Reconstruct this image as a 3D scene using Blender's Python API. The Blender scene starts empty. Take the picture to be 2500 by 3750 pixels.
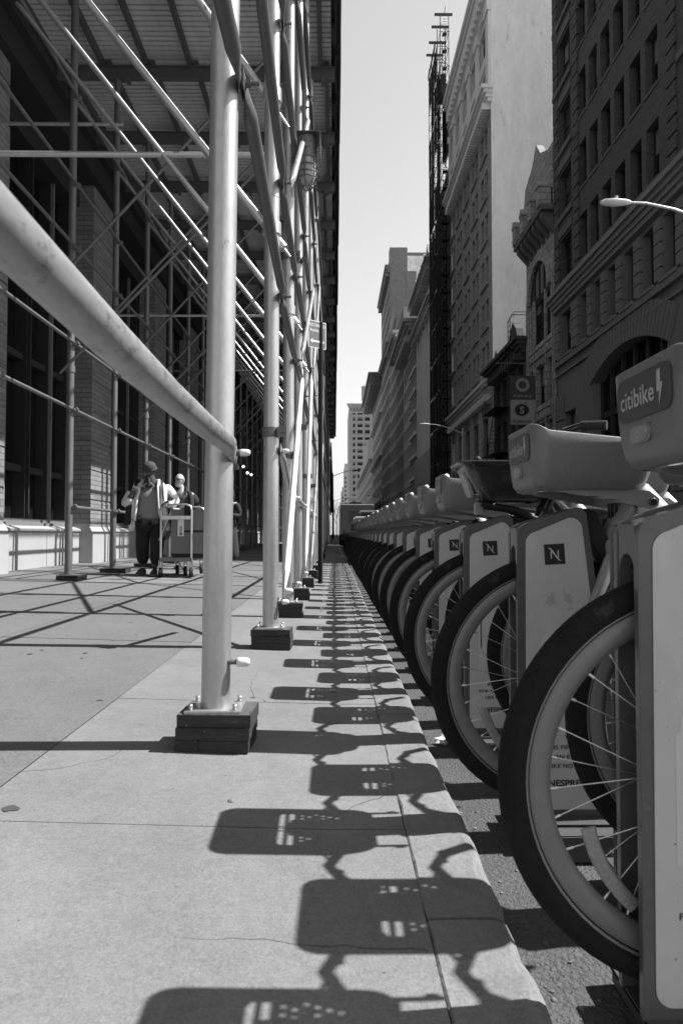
import bpy, bmesh, math, random
from mathutils import Vector, Matrix
RND = random.Random(11)
scene = bpy.context.scene
COL = scene.collection
V3 = Vector
PI = math.pi

# ------------------------------------------------------------------ helpers
class MB:
    """collects geometry, then links it as one mesh object"""
    def __init__(s):
        s.v = []; s.f = []; s.m = []; s.sm = []
    def add(s, verts, faces, mi=0, smooth=False):
        b = len(s.v)
        s.v += [tuple(p) for p in verts]
        for f in faces:
            s.f.append([b + i for i in f]); s.m.append(mi); s.sm.append(smooth)
    def quad(s, a, b, c, d, mi=0):
        s.add([a, b, c, d], [(0, 1, 2, 3)], mi)
    def box(s, x0, x1, y0, y1, z0, z1, mi=0):
        s.add([(x0,y0,z0),(x1,y0,z0),(x1,y1,z0),(x0,y1,z0),(x0,y0,z1),(x1,y0,z1),(x1,y1,z1),(x0,y1,z1)],
              [(0,3,2,1),(4,5,6,7),(0,1,5,4),(1,2,6,5),(2,3,7,6),(3,0,4,7)], mi)
    def obox(s, c, ax, ay, az, mi=0):
        c, ax, ay, az = map(V3, (c, ax, ay, az))
        p = [c + ax*i + ay*j + az*k for k in (-1,1) for (i,j) in ((-1,-1),(1,-1),(1,1),(-1,1))]
        s.add(p, [(0,3,2,1),(4,5,6,7),(0,1,5,4),(1,2,6,5),(2,3,7,6),(3,0,4,7)], mi)
    def bar(s, a, b, w, h, mi=0, up=(0,0,1)):
        a, b = V3(a), V3(b); t = (b-a); L = t.length; t.normalize()
        e1 = t.cross(V3(up))
        if e1.length < 1e-4: e1 = t.cross(V3((1,0,0)))
        e1.normalize(); e2 = e1.cross(t)
        s.obox((a+b)/2, t*L/2, e1*w/2, e2*h/2, mi)
    def tube(s, pts, r, n=10, mi=0, caps=True, ref=None, smooth=True):
        pts = [V3(p) for p in pts]; k = len(pts)
        rr = r if isinstance(r, (list, tuple)) else [r]*k
        rings = []
        prev = None
        for i, p in enumerate(pts):
            t = (pts[min(i+1,k-1)] - pts[max(i-1,0)]).normalized()
            if ref is not None: e = V3(ref)
            elif prev is not None: e = prev
            else: e = V3((0,0,1)) if abs(t.z) < .9 else V3((1,0,0))
            e = (e - t*e.dot(t))
            if e.length < 1e-5: e = t.orthogonal()
            e.normalize(); prev = e
            e2 = t.cross(e)
            q = rr[i]; ra, rb = q if isinstance(q, tuple) else (q, q)
            rings.append([p + e*(math.cos(2*PI*j/n)*ra) + e2*(math.sin(2*PI*j/n)*rb) for j in range(n)])
        vs = [p for ring in rings for p in ring]
        fs = [(i*n+j, i*n+(j+1)%n, (i+1)*n+(j+1)%n, (i+1)*n+j) for i in range(k-1) for j in range(n)]
        s.add(vs, fs, mi, smooth)
        if caps:
            s.add(rings[0], [tuple(reversed(range(n)))], mi); s.add(rings[-1], [tuple(range(n))], mi)
    def cyl(s, a, b, r, n=14, mi=0, smooth=True):
        s.tube([a, b], r, n, mi, True, None, smooth)
    def lathe(s, prof, o, ax, n=20, mi=0, smooth=True, arc=(0, 2*PI)):
        o = V3(o); ax = V3(ax).normalized(); e = ax.orthogonal().normalized(); e2 = ax.cross(e)
        full = abs(arc[1]-arc[0]-2*PI) < 1e-6
        m = n if full else n+1
        vs = []
        for (r, h) in prof:
            for j in range(m):
                a = arc[0] + (arc[1]-arc[0])*j/n
                vs.append(o + ax*h + e*(math.cos(a)*r) + e2*(math.sin(a)*r))
        fs = []
        for i in range(len(prof)-1):
            for j in range(n):
                j2 = (j+1) % m
                fs.append((i*m+j, i*m+j2, (i+1)*m+j2, (i+1)*m+j))
        s.add(vs, fs, mi, smooth)
    def torus(s, o, ax, R, r, n=48, k=10, mi=0, rz=None):
        rz = rz or r
        prof = [(R + math.cos(2*PI*i/k)*r, math.sin(2*PI*i/k)*rz) for i in range(k+1)]
        s.lathe(prof, o, ax, n, mi)
    def prism(s, poly, o, u, v, n, d, mi=0, mi_side=None):
        """2D polygon (counter-clockwise seen against n) extruded from o by d along n"""
        o, u, v, n = map(V3, (o, u, v, n)); k = len(poly)
        a = [o + u*p[0] + v*p[1] for p in poly]; b = [p + n*d for p in a]
        s.add(a, [tuple(reversed(range(k)))], mi); s.add(b, [tuple(range(k))], mi)
        s.add(a + b, [(i, (i+1) % k, k+(i+1) % k, k+i) for i in range(k)], mi if mi_side is None else mi_side)
    def sphere(s, c, r, n=12, mi=0, sc=(1,1,1)):
        c = V3(c); prof = []
        vs = []; fs = []
        m = n//2
        for i in range(m+1):
            th = PI*i/m
            for j in range(n):
                ph = 2*PI*j/n
                vs.append(c + V3((math.sin(th)*math.cos(ph)*r*sc[0], math.sin(th)*math.sin(ph)*r*sc[1], math.cos(th)*r*sc[2])))
        for i in range(m):
            for j in range(n):
                fs.append((i*n+j, (i+1)*n+j, (i+1)*n+(j+1) % n, i*n+(j+1) % n))
        s.add(vs, fs, mi, True)
    def mesh(s, name, mats, bevel=0, seg=2):
        me = bpy.data.meshes.new(name)
        me.from_pydata(s.v, [], s.f)
        for m in (mats if isinstance(mats, (list, tuple)) else [mats]): me.materials.append(m)
        for p, mi, sm in zip(me.polygons, s.m, s.sm): p.material_index = mi; p.use_smooth = sm
        if bevel:
            bm = bmesh.new(); bm.from_mesh(me)
            bmesh.ops.remove_doubles(bm, verts=bm.verts, dist=1e-5)
            ed = [e for e in bm.edges if len(e.link_faces) == 2 and e.calc_face_angle(0) > .5]
            bmesh.ops.bevel(bm, geom=ed, offset=bevel, segments=seg, affect='EDGES', clamp_overlap=True)
            bm.to_mesh(me); bm.free()
        me.update(); me.validate()
        return me
    def build(s, name, mats, parent=None, loc=(0,0,0), rotz=0, bevel=0, seg=2):
        return link(name, s.mesh(name, mats, bevel, seg), parent, loc, rotz)

def link(name, me, parent=None, loc=(0,0,0), rotz=0):
    o = bpy.data.objects.new(name, me); COL.objects.link(o)
    o.location = loc; o.rotation_euler = (0,0,rotz)
    if parent: o.parent = parent
    return o
def tag(o, label=None, cat=None, group=None, kind=None):
    if label: o['label'] = label
    if cat: o['category'] = cat
    if group: o['group'] = group
    if kind: o['kind'] = kind
    return o
def thing(name, label, cat, loc=(0,0,0), rotz=0, group=None):
    o = bpy.data.objects.new(name, None); COL.objects.link(o)
    o.empty_display_size = .1
    o.location = loc; o.rotation_euler = (0,0,rotz)
    return tag(o, label, cat, group)
def dup(root, loc, label, rotz=None, skip=()):
    c = root.copy(); COL.objects.link(c); c.location = loc
    if rotz is not None: c.rotation_euler = (0,0,rotz)
    c['label'] = label
    for ch in root.children:
        if ch.name.split('.')[0] in skip: continue
        d = ch.copy(); COL.objects.link(d); d.parent = c
        for g in ch.children:
            e = g.copy(); COL.objects.link(e); e.parent = d
    return c

# text as flat mesh
_tc = {}
def text_mesh(s, bold=0.0, spacing=1.0):
    key = (s, bold, spacing)
    if key in _tc: return _tc[key]
    cu = bpy.data.curves.new('t', 'FONT'); cu.body = s; cu.size = 1; cu.offset = bold; cu.space_character = spacing
    cu.resolution_u = 4
    ob = bpy.data.objects.new('t', cu); COL.objects.link(ob)
    dg = bpy.context.evaluated_depsgraph_get(); dg.update()
    me = bpy.data.meshes.new_from_object(ob.evaluated_get(dg))
    vs = [(v.co.x, v.co.y) for v in me.vertices]; fs = [tuple(p.vertices) for p in me.polygons]
    bpy.data.objects.remove(ob); bpy.data.curves.remove(cu); bpy.data.meshes.remove(me)
    x0 = min(v[0] for v in vs); x1 = max(v[0] for v in vs)
    vs = [(v[0]-x0, v[1]) for v in vs]
    _tc[key] = (vs, fs, x1-x0)
    return _tc[key]
def text_on(mb, s, o, u, v, size, mi, align='l', bold=0.0, width=None, spacing=1.0):
    """flat lettering: baseline starts at o, runs along u, stands along v"""
    vs, fs, w = text_mesh(s, bold, spacing); o, u, v = V3(o), V3(u), V3(v)
    k = size; ku = width/w if width else k
    off = {'l': 0, 'c': -w*ku/2, 'r': -w*ku}[align]
    n = u.cross(v)
    P = [o + u*(p[0]*ku+off) + v*(p[1]*k) for p in vs]
    # face orientation towards n
    a = P[fs[0][0]]; b = P[fs[0][1]]; c = P[fs[0][2]]
    if (b-a).cross(c-a).dot(n) < 0: fs = [tuple(reversed(f)) for f in fs]
    mb.add(P, fs, mi)
def rrect(x0, x1, y0, y1, r, n=5):
    out = []
    for cx, cy, a0 in ((x1-r,y0+r,-PI/2),(x1-r,y1-r,0),(x0+r,y1-r,PI/2),(x0+r,y0+r,PI)):
        for i in range(n+1):
            a = a0 + PI/2*i/n
            out.append((cx+math.cos(a)*r, cy+math.sin(a)*r))
    return out

# ------------------------------------------------------------------ materials (a monochrome photograph: every colour is a grey)
def mat(name, c, rough=.7, metal=0.0, noises=((6,.12),), bump=None, stretch=(1,1,1), spec=.5, brick=None, spots=None, rot=None, rvar=0, coat=0, scuff=None):
    m = bpy.data.materials.new(name); m.use_nodes = True
    nt = m.node_tree; N = nt.nodes; L = nt.links
    bs = N['Principled BSDF']
    bs.inputs['Roughness'].default_value = rough; bs.inputs['Metallic'].default_value = metal
    bs.inputs['Specular IOR Level'].default_value = spec
    if coat: bs.inputs['Coat Weight'].default_value = coat; bs.inputs['Coat Roughness'].default_value = .12
    tc = N.new('ShaderNodeTexCoord'); mp = N.new('ShaderNodeMapping')
    mp.inputs['Scale'].default_value = stretch
    L.new(tc.outputs['Object'], mp.inputs['Vector'])
    def math_(op, a, b=None, clamp=False):
        q = N.new('ShaderNodeMath'); q.operation = op; q.use_clamp = clamp
        for i, x in enumerate((a, b)):
            if x is None: continue
            if isinstance(x, (int, float)): q.inputs[i].default_value = x
            else: L.new(x, q.inputs[i])
        return q.outputs[0]
    val = None
    nz0 = None
    for sc, am in noises:
        nz = N.new('ShaderNodeTexNoise'); nz.inputs['Scale'].default_value = sc; nz.inputs['Detail'].default_value = 5; nz.inputs['Roughness'].default_value = .6
        L.new(mp.outputs[0], nz.inputs['Vector'])
        nz0 = nz0 or nz.outputs['Fac']
        t = math_('MULTIPLY', math_('SUBTRACT', nz.outputs['Fac'], .5), am*2.6)
        val = t if val is None else math_('ADD', val, t)
    val = math_('ADD', val, 1.0) if val is not None else None
    val = math_('MULTIPLY', val, c) if val is not None else math_('ADD', c, 0.0)
    hgt = None
    if brick:      # (plane, width, height, mortar factor)
        pl, bw, bh, mf = brick[:4]; c2 = brick[4] if len(brick) > 4 else .72
        sx = N.new('ShaderNodeSeparateXYZ'); cx = N.new('ShaderNodeCombineXYZ')
        L.new(tc.outputs['Object'], sx.inputs[0])
        L.new(math_('ADD', sx.outputs['X'], sx.outputs['Y']), cx.inputs[0]); L.new(sx.outputs['Z'], cx.inputs[1])
        bt = N.new('ShaderNodeTexBrick')
        bt.inputs['Scale'].default_value = 1; bt.inputs['Brick Width'].default_value = bw; bt.inputs['Row Height'].default_value = bh
        bt.inputs['Mortar Size'].default_value = bh*.09; bt.inputs['Mortar Smooth'].default_value = .2
        bt.inputs['Color1'].default_value = (1,1,1,1); bt.inputs['Color2'].default_value = (c2,c2,c2,1); bt.inputs['Mortar'].default_value = (mf,mf,mf,1)
        L.new(cx.outputs[0], bt.inputs['Vector'])
        val = math_('MULTIPLY', val, bt.outputs['Color'])
        hgt = math_('SUBTRACT', 1.0, bt.outputs['Fac'])
    for sp_ in (spots if spots and isinstance(spots[0], tuple) else ((spots,) if spots else ())):      # (scale, radius, factor): flecks
        vo = N.new('ShaderNodeTexVoronoi'); vo.inputs['Scale'].default_value = sp_[0]
        L.new(mp.outputs[0], vo.inputs['Vector'])
        hit = math_('LESS_THAN', vo.outputs['Distance'], sp_[1])
        sp = N.new('ShaderNodeSeparateColor'); L.new(vo.outputs['Color'], sp.inputs[0])
        hit = math_('MULTIPLY', hit, math_('GREATER_THAN', sp.outputs[0], .55))
        val = math_('MULTIPLY', val, math_('SUBTRACT', 1.0, math_('MULTIPLY', hit, 1-sp_[2])))
    if scuff:      # (scale, threshold, factor): ragged worn patches
        nz = N.new('ShaderNodeTexNoise'); nz.inputs['Scale'].default_value = scuff[0]; nz.inputs['Detail'].default_value = 8; nz.inputs['Roughness'].default_value = .72
        L.new(mp.outputs[0], nz.inputs['Vector'])
        rg = N.new('ShaderNodeMapRange'); L.new(nz.outputs['Fac'], rg.inputs[0])
        rg.inputs[1].default_value = scuff[1]; rg.inputs[2].default_value = scuff[1]+.05; rg.inputs[3].default_value = 1; rg.inputs[4].default_value = scuff[2]
        val = math_('MULTIPLY', val, rg.outputs[0])
    val = math_('MAXIMUM', val, .004)
    L.new(val, bs.inputs['Base Color'])
    if rvar and nz0 is not None:
        L.new(math_('ADD', math_('MULTIPLY', math_('SUBTRACT', nz0, .5), rvar), rough, True), bs.inputs['Roughness'])
    if bump or hgt is not None:
        bn = N.new('ShaderNodeBump')
        if bump:
            nz = N.new('ShaderNodeTexNoise'); nz.inputs['Scale'].default_value = bump[0]; nz.inputs['Detail'].default_value = 4
            L.new(mp.outputs[0], nz.inputs['Vector'])
            h = nz.outputs['Fac'] if hgt is None else math_('ADD', math_('MULTIPLY', nz.outputs['Fac'], .5), hgt)
            bn.inputs['Distance'].default_value = bump[1]
        else:
            h = hgt; bn.inputs['Distance'].default_value = .008
        L.new(h, bn.inputs['Height']); L.new(bn.outputs[0], bs.inputs['Normal'])
    return m

M = {}
M['steel'] = mat('galvanised steel', .42, .40, .65, ((8,.16),(45,.14),(120,.08)), (70,.0008), (1,1,.35), rvar=.25, spots=((9,.10,.45),(3.5,.07,.55)), scuff=(14,.63,.55))
M['steel_dark'] = mat('weathered steel', .11, .5, .4, ((7,.25),(50,.15)), (60,.0008), rvar=.2, scuff=(18,.6,1.6))
M['steel_blot'] = mat('blotched zinc', .33, .40, .5, ((4,.12),(19,.28),(70,.18)), (60,.0007), (1,.5,1), rvar=.3, scuff=(22,.57,.62))
M['beam'] = mat('primed steel', .10, .6, .2, ((3,.25),(30,.15)), (40,.001))
M['deck'] = mat('corrugated sheet', .62, .5, .2, ((1.3,.22),(14,.10)), None, (3,.3,1), scuff=(2.5,.6,.6))
M['joist'] = mat('old joist', .075, .75, 0, ((3,.3),(40,.15)), None)
M['fascia'] = mat('painted hoarding', .022, .7, 0, ((2,.3),), None)
M['bolt_cap'] = mat('white plastic cap', .62, .45, 0, ((40,.05),))
M['wood'] = mat('creosoted timber', .034, .85, 0, ((3,.4),(14,.45),(60,.4)), (45,.006), (1,9,9), scuff=(6,.6,2.6))  # dark timber, darkened further in colour for the shaded faces
M['wood_light'] = mat('worn timber', .085, .85, 0, ((3,.35),(14,.4),(60,.35)), (45,.006), (9,1,9), scuff=(5,.6,.5))  # lighter copy that paints sunlight onto the block tops
M['walk_light'] = mat('pale concrete', .156, .88, 0, ((.8,.22),(2.7,.2),(9,.12),(45,.18),(160,.42)), (300,.0012), spots=((22,.055,.35),(2.1,.05,.62)), scuff=(3.2,.62,.80))
M['walk_dark'] = mat('worn concrete', .116, .88, 0, ((.7,.16),(3,.12),(9,.08),(50,.22),(130,.6)), (240,.0016), spots=((20,.05,.4),(1.7,.045,.6)), scuff=(2.4,.64,.84))
M['walk_mid'] = mat('grey concrete', .132, .88, 0, ((1.1,.15),(3.4,.12),(60,.16),(200,.4)), (260,.0014), spots=(25,.05,.4), scuff=(2.8,.64,.84))
M['joint'] = mat('joint dirt', .075, .95, 0, ((30,.3),))
M['gum'] = mat('trodden gum', .05, .8, 0, ((60,.2),))
M['curb'] = mat('granite kerb', .165, .85, 0, ((1.4,.2),(7,.14),(28,.2),(150,.3)), (60,.004), spots=(16,.08,.5), scuff=(5,.62,.7))
M['asphalt'] = mat('asphalt', .075, .9, 0, ((.8,.35),(4,.2),(70,.5),(200,.5)), (110,.012), scuff=(3,.6,.6))
M['ground'] = mat('far ground', .30, .9, 0, ((.2,.2),))
M['grit'] = mat('grit', .12, .9, 0, ((40,.5),))
M['rust'] = mat('flat paint', .25, .6, 0, ((8,.1),))
M['plastic'] = mat('grey bike paint', .19, .36, 0, ((3,.10),(40,.08)), None, rvar=.2, coat=.25, scuff=(24,.66,.5))
M['basket'] = mat('grey basket plastic', .125, .38, 0, ((4,.14),(60,.10)), (220,.0004), rvar=.25, spots=((30,.05,.6),(11,.05,.6)), scuff=(16,.64,.6))
M['sticker'] = mat('dark sticker', .05, .35, 0, ((5,.1),))
M['letter_light'] = mat('pale lettering', .36, .5, 0, ())
M['letter_dark'] = mat('dark lettering', .02, .6, 0, ())
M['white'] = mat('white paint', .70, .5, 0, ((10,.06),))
M['black'] = mat('black plastic', .014, .6, 0, ((12,.2),), spec=.3)
M['blackgloss'] = mat('glossy black', .015, .18, 0, ((6,.15),), coat=.4)
M['tyre'] = mat('tyre rubber', .010, .85, 0, ((14,.45),(80,.3)), (130,.0025), spec=.2, scuff=(9,.6,2.4))
M['bike_white'] = mat('pale frame paint', .55, .35, 0, ((4,.08),), rvar=.1)
M['rim'] = mat('grey rim', .155, .42, .15, ((5,.14),(50,.10)), rvar=.2, scuff=(20,.62,.6))
M['spoke'] = mat('spoke steel', .6, .3, .8, ((20,.1),))
M['lens'] = mat('clear lens', .24, .12, .2, ((120,.2),), (180,.002))
M['dock'] = mat('dock grey', .080, .32, 0, ((3,.2),(22,.2)), (30,.0006), rvar=.3, coat=.2, scuff=(13,.62,1.7))
M['panel'] = mat('dock panel print', .41, .38, 0, ((2.5,.12),(18,.09)), rvar=.25, spots=((38,.07,.4),(90,.08,.55)), scuff=(9,.61,.70))
M['panel2'] = mat('dock panel print pale', .45, .45, 0, ((4,.05),))
M['emblem'] = mat('emblem black', .012, .5, 0, ())
M['plate'] = mat('steel ground plate', .08, .6, .4, ((6,.3),(60,.2)), (90,.001))
M['glass'] = mat('window glass', .010, .08, 0, ((1.5,.2),), spec=.16)
M['glass_sky'] = mat('sky reflecting glass', .05, .03, 0, ((1,.1),), spec=1.0)
M['frame_dark'] = mat('dark window frame', .022, .55, 0, ((10,.2),))
M['blind'] = mat('drawn blind', .16, .7, 0, ((3,.25),))
M['frame_mid'] = mat('grey window frame', .16, .5, 0, ((10,.15),))
M['base_stone'] = mat('granite base', .34, .7, 0, ((3,.08),(120,.12)), (150,.0015))
M['brick_left'] = mat('left brick', .21, .8, 0, ((2,.15),(30,.1)), (60,.003), brick=('X', .42, .1, .45))
M['brick_left_y'] = mat('left brick side', .21, .8, 0, ((2,.15),(30,.1)), (60,.003), brick=('Y', .42, .1, .45))
M['inner_pole'] = mat('dull inner pole', .125, .5, .25, ((8,.2),(50,.12)), (60,.0006), (1,1,.35), rvar=.2)  # steel copy darkened in colour to paint the shade under the deck
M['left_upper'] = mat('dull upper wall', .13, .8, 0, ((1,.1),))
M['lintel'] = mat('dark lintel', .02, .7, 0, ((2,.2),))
M['asset'] = None
del M['asset']

WALK_TOP = .05
def gz(x): return WALK_TOP + .03*max(0.0, -x)

# ------------------------------------------------------------------ camera, light, sky
cam = bpy.data.cameras.new('camera'); camo = bpy.data.objects.new('camera', cam); COL.objects.link(camo)
CAMZ = .80
camo.location = (0, 0, CAMZ)
cam.sensor_fit = 'VERTICAL'; cam.sensor_height = 36; cam.sensor_width = 24; cam.lens = 24
camo.rotation_euler = (math.radians(90+1.83), 0, math.radians(-.58))
cam.clip_start = .02; cam.clip_end = 6000
cam.dof.use_dof = True; cam.dof.focus_distance = 3.6; cam.dof.aperture_fstop = 9
scene.camera = camo
SUN = V3((1, .10, 1.28)).normalized()
sl = bpy.data.lights.new('sun', 'SUN'); sl.energy = 5.0; sl.angle = math.radians(.5); sl.color = (1, 1, 1)
so = bpy.data.objects.new('sun', sl); COL.objects.link(so)
so.rotation_euler = (-SUN).to_track_quat('-Z', 'Y').to_euler()
w = bpy.data.worlds.new('World'); scene.world = w; w.use_nodes = True
nt = w.node_tree; bg = nt.nodes['Background']
sky = nt.nodes.new('ShaderNodeTexSky'); sky.sky_type = 'NISHITA'; sky.sun_disc = False
sky.sun_elevation = math.asin(SUN.z); sky.sun_rotation = math.atan2(SUN.x, SUN.y)
sky.air_density = 3.0; sky.dust_density = 0.0; sky.ozone_density = 1.0
bw = nt.nodes.new('ShaderNodeSeparateColor'); nt.links.new(sky.outputs[0], bw.inputs[0]); nt.links.new(bw.outputs['Green'], bg.inputs['Color'])
bg.inputs['Strength'].default_value = .081
scene.view_settings.view_transform = 'Standard'; scene.view_settings.look = 'None'
scene.view_settings.exposure = .95; scene.view_settings.gamma = 1; scene.view_settings.use_curve_mapping = False
scene.cycles.use_denoising = True
scene.cycles.max_bounces = 8; scene.cycles.diffuse_bounces = 4; scene.cycles.glossy_bounces = 3
scene.cycles.transparent_max_bounces = 6; scene.cycles.sample_clamp_indirect = 6

# ------------------------------------------------------------------ ground
mb = MB(); mb.quad((-900,-300,-.06),(900,-300,-.06),(900,1500,-.06),(-900,1500,-.06))
tag(mb.build('ground', M['ground']), kind='structure')
mb = MB()
ny = 60
mb.quad((.25,-8,0),(9.6,-8,0),(9.6,900,0),(.25,900,0))
tag(mb.build('road', M['asphalt']), kind='structure')
# far pavement
mb = MB(); mb.box(9.6, 9.75, -8, 900, -.05, .13, 1); mb.box(9.755, 14.2, -8, 900, -.05, .125, 0)
tag(mb.build('pavement', [M['walk_mid'], M['curb']]), kind='structure')
# the pavement we stand on: separate concrete flags over a dirt bed
mb = MB()
xs = [-5.6, -3.55, -2.2, -.95, .1775]
ys = [-3.0, -1.25, .30, 1.755, 3.03, 4.58, 6.05, 7.6]
while ys[-1] < 70: ys.append(ys[-1] + 1.5)
ys += [90, 140, 220, 400, 900]
G = .002
for i in range(len(xs)-1):
    for j in range(len(ys)-1):
        x0, x1, y0, y1 = xs[i]+G, xs[i+1]-(G if i < 3 else 0), ys[j]+G, ys[j+1]-G
        dz = RND.uniform(-.0012, .0012)
        z0, z1 = gz(x0)+dz, gz(x1)+dz
        if i == 3: mi = 0 if RND.random() < .9 else 2
        elif i == 2: mi = 1 if RND.random() < .85 else 2
        else: mi = RND.choice((1, 2, 2, 0))
        if i == 3:      # fold where the fall towards the kerb ends
            mb.add([(x0,y0,z0),(0,y0,WALK_TOP+dz),(x1,y0,z1),(x1,y1,z1),(0,y1,WALK_TOP+dz),(x0,y1,z0)], [(0,1,4,5),(1,2,3,4)], mi)
        else:
            mb.quad((x0,y0,z0),(x1,y0,z1),(x1,y1,z1),(x0,y1,z0), mi)
mb.quad((-5.6,-3,gz(-5.6)-.006),(0,-3,WALK_TOP-.006),(0,900,WALK_TOP-.006),(-5.6,900,gz(-5.6)-.006), 3)
mb.quad((0,-3,WALK_TOP-.006),(.19,-3,WALK_TOP-.006),(.19,900,WALK_TOP-.006),(0,900,WALK_TOP-.006), 3)
for k in range(46):     # trodden gum and hairline cracks belong to the paving
    gx, gy = (RND.uniform(-2.6,.12), RND.uniform(.9,7)) if k else (-.85,1.83)
    r = RND.uniform(.006,.015) if k else .02; ph_ = RND.random()*6; sx_ = 0 if gx < 0 else .03
    ring = [(gx+math.cos(a)*r*(1+.25*math.sin(2*a+ph_)), gy+math.sin(a)*r*(1+.25*math.sin(3*a+ph_))) for a in [2*PI*q/14 for q in range(14)]]
    mb.add([(p[0],p[1],gz(p[0])+.0024) for p in ring], [tuple(range(14))], 4)
for (cx, cy, dx, dy, L_) in ((.168,1.25,-.35,.12,.5),(-.95,2.1,.4,.25,.45),(-.3,3.03,.1,.6,.9),(-2.0,3.6,.5,.3,1.0),(.17,2.0,-.5,-.1,.35)):
    p = V3((cx,cy,0)); d = V3((dx,dy,0)).normalized(); q = []
    for k in range(int(L_/.03)):
        d = (d+V3((RND.gauss(0,.28),RND.gauss(0,.28),0))).normalized(); d = (d+V3((dx,dy,0)).normalized()*.25).normalized(); q.append(p.copy()); p = p+d*.03
    for k in range(len(q)-1):
        n_ = (q[k+1]-q[k]).cross(V3((0,0,1))).normalized()*.0011*(1-k/len(q)*.7)
        mb.quad(*[(v_.x,v_.y,gz(v_.x)+.0022) for v_ in (q[k]-n_,q[k]+n_,q[k+1]+n_*.9,q[k+1]-n_*.9)],3)
sw_ = mb.build('sidewalk', [M['walk_light'], M['walk_dark'], M['walk_mid'], M['joint'], M['gum']])
bm_ = bmesh.new(); bm_.from_mesh(sw_.data)
for f_ in bm_.faces:
    f_.normal_update()
    if f_.normal.z < 0: f_.normal_flip()
bm_.to_mesh(sw_.data); bm_.free()
tag(sw_, kind='structure')
# granite kerb stones, edges worn uneven
mb = MB(); y = -1.6; L = [1.9, 1.05, 1.5, 2.1, 1.8]
k = 0
while y < 120:
    l = L[k % 5] if y < 60 else 8; k += 1
    jx_ = RND.uniform(-.004,.004); dz = RND.uniform(-.003,.003); n = max(2, int(l/.055)) if y < 14 else 4
    T = WALK_TOP+.002+dz; rows = []; wob = 0; wi = 0
    for i in range(n+1):
        yy = y+.0035+(l-.007)*i/n
        wob = wob*.75+RND.gauss(0,.0026); wi = wi*.6+RND.gauss(0,.0016); chip = max(0, RND.gauss(0,.0045)-.004) if i not in (0,n) else .004
        xo = .343+jx_+wob-chip
        rows.append([(.1786+wi,yy,-.2),(.1786+wi,yy,T-.004),(.1835+wi,yy,T),(.25,yy,T+RND.gauss(0,.0007)),(.31+wob,yy,T+RND.gauss(0,.0008)),(xo-.016,yy,T-.002-chip*.4),(xo-.005,yy,T-.010),(xo,yy,T-.024),(xo+.003,yy,-.2)])
    m_ = len(rows[0]); vs = [p for r in rows for p in r]
    mb.add(vs, [(i*m_+q,(i+1)*m_+q,(i+1)*m_+q+1,i*m_+q+1) for i in range(n) for q in range(m_-1)], 0, False)
    mb.add(rows[0], [tuple(range(m_))]); mb.add(rows[-1], [tuple(reversed(range(m_)))]); y += l
tag(mb.build('curb', M['curb']), kind='structure')
# crumbs and gutter dirt
mb = MB()
def pebble(x, y, z, r, mi):
    a = RND.random()*6
    mb.lathe([(0,0),(r*RND.uniform(.7,1.1),r*.15),(r*.75,r*.5),(0,r*.65)], (x,y,z), (RND.uniform(-.3,.3),RND.uniform(-.3,.3),1), 6, mi, False)
for _ in range(260):
    yy = .9 + 20*RND.random()**2
    pebble(.352 + abs(RND.gauss(0,.07)), yy, 0, RND.uniform(.0015,.0065), RND.choice((0,0,0,1)))
for _ in range(36):
    px, py = RND.uniform(-1.6,.1), RND.uniform(1.1,6)
    pebble(px, py, gz(px)-.0005, RND.uniform(.002,.006), RND.choice((0,1)))
for (px, py, r) in ((-.285,1.92,.011),(-.29,1.72,.007),(-.12,2.35,.009),(.23,1.05,.012)):
    pebble(px, py, gz(px), r, 1)
tag(mb.build('gutter_grit', [M['grit'], M['walk_light']]), kind='stuff')

# ------------------------------------------------------------------ sidewalk shed (scaffold bridge)
PX, IX = -.414, -3.68
BEAM0, BEAM1 = 8.52, 8.74
DECKZ = 8.87
SHED_END = 56.0
lean = .011
outer_y = [.05, 2.41, 4.45, 6.1, 7.7] + [9.5+1.9*i for i in range(25)]
inner_y = [9.5+1.9*i for i in range(25)]
shed = thing('sidewalk_shed', 'tall galvanised pipe scaffold bridge with corrugated deck over the left pavement', 'scaffolding', (PX, 2.38, gz(PX)))
SO = V3(shed.location)
def part(name, mbb, mats, parent=None, bevel=0):
    o = mbb.build(name, mats, None, bevel=bevel)
    # geometry is written in world coordinates: move it into the shed's frame
    for v in o.data.vertices: v.co -= SO
    o.parent = parent or shed
    return o
def Lx(z): return lean*(z-.9)
for i, y in enumerate(outer_y):
    near = i < 6
    mb = MB(); z0 = gz(PX) + (.129 if i < 12 else .12)
    lx = 0 if i != 1 else 1
    top = (PX + Lx(BEAM0)*lx, y, BEAM0)
    r = .0508
    mb.tube([(PX,y,z0+.008), (PX+lx*Lx(3),y,3.0), top], r, 20 if near else 10)
    if near:
        for zz in (3.02, 5.4): mb.tube([(PX+lx*Lx(zz),y,zz-.006),(PX+lx*Lx(zz),y,zz+.006)], r+.002, 20)
    po = part('post', mb, M['steel'])
    if i < 9:
        mb = MB(); mb.box(PX-.095, PX+.095, y-.08, y+.08, z0, z0+.009)
        for dx in (-.075,.075):
            for dy in (-.062,.062): mb.cyl((PX+dx,y+dy,z0+.009),(PX+dx,y+dy,z0+.03),.008,8)
        q = part('base_plate', mb, M['steel'], po, .002)
    if i in (1,2,3,4):
        mb = MB(); zb = .355 if i == 1 else .36
        mb.cyl((PX+.045,y-.02,zb),(PX+.078,y-.02,zb),.009,10,1)
        mb.lathe([(.0,.0),(.016,0),(.017,.012),(.016,.034),(.010,.044),(0,.046)],(PX+.076,y-.02,zb),(1,0,0),14,0)
        part('bolt', mb, [M['bolt_cap'],M['steel_dark']], po)
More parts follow.
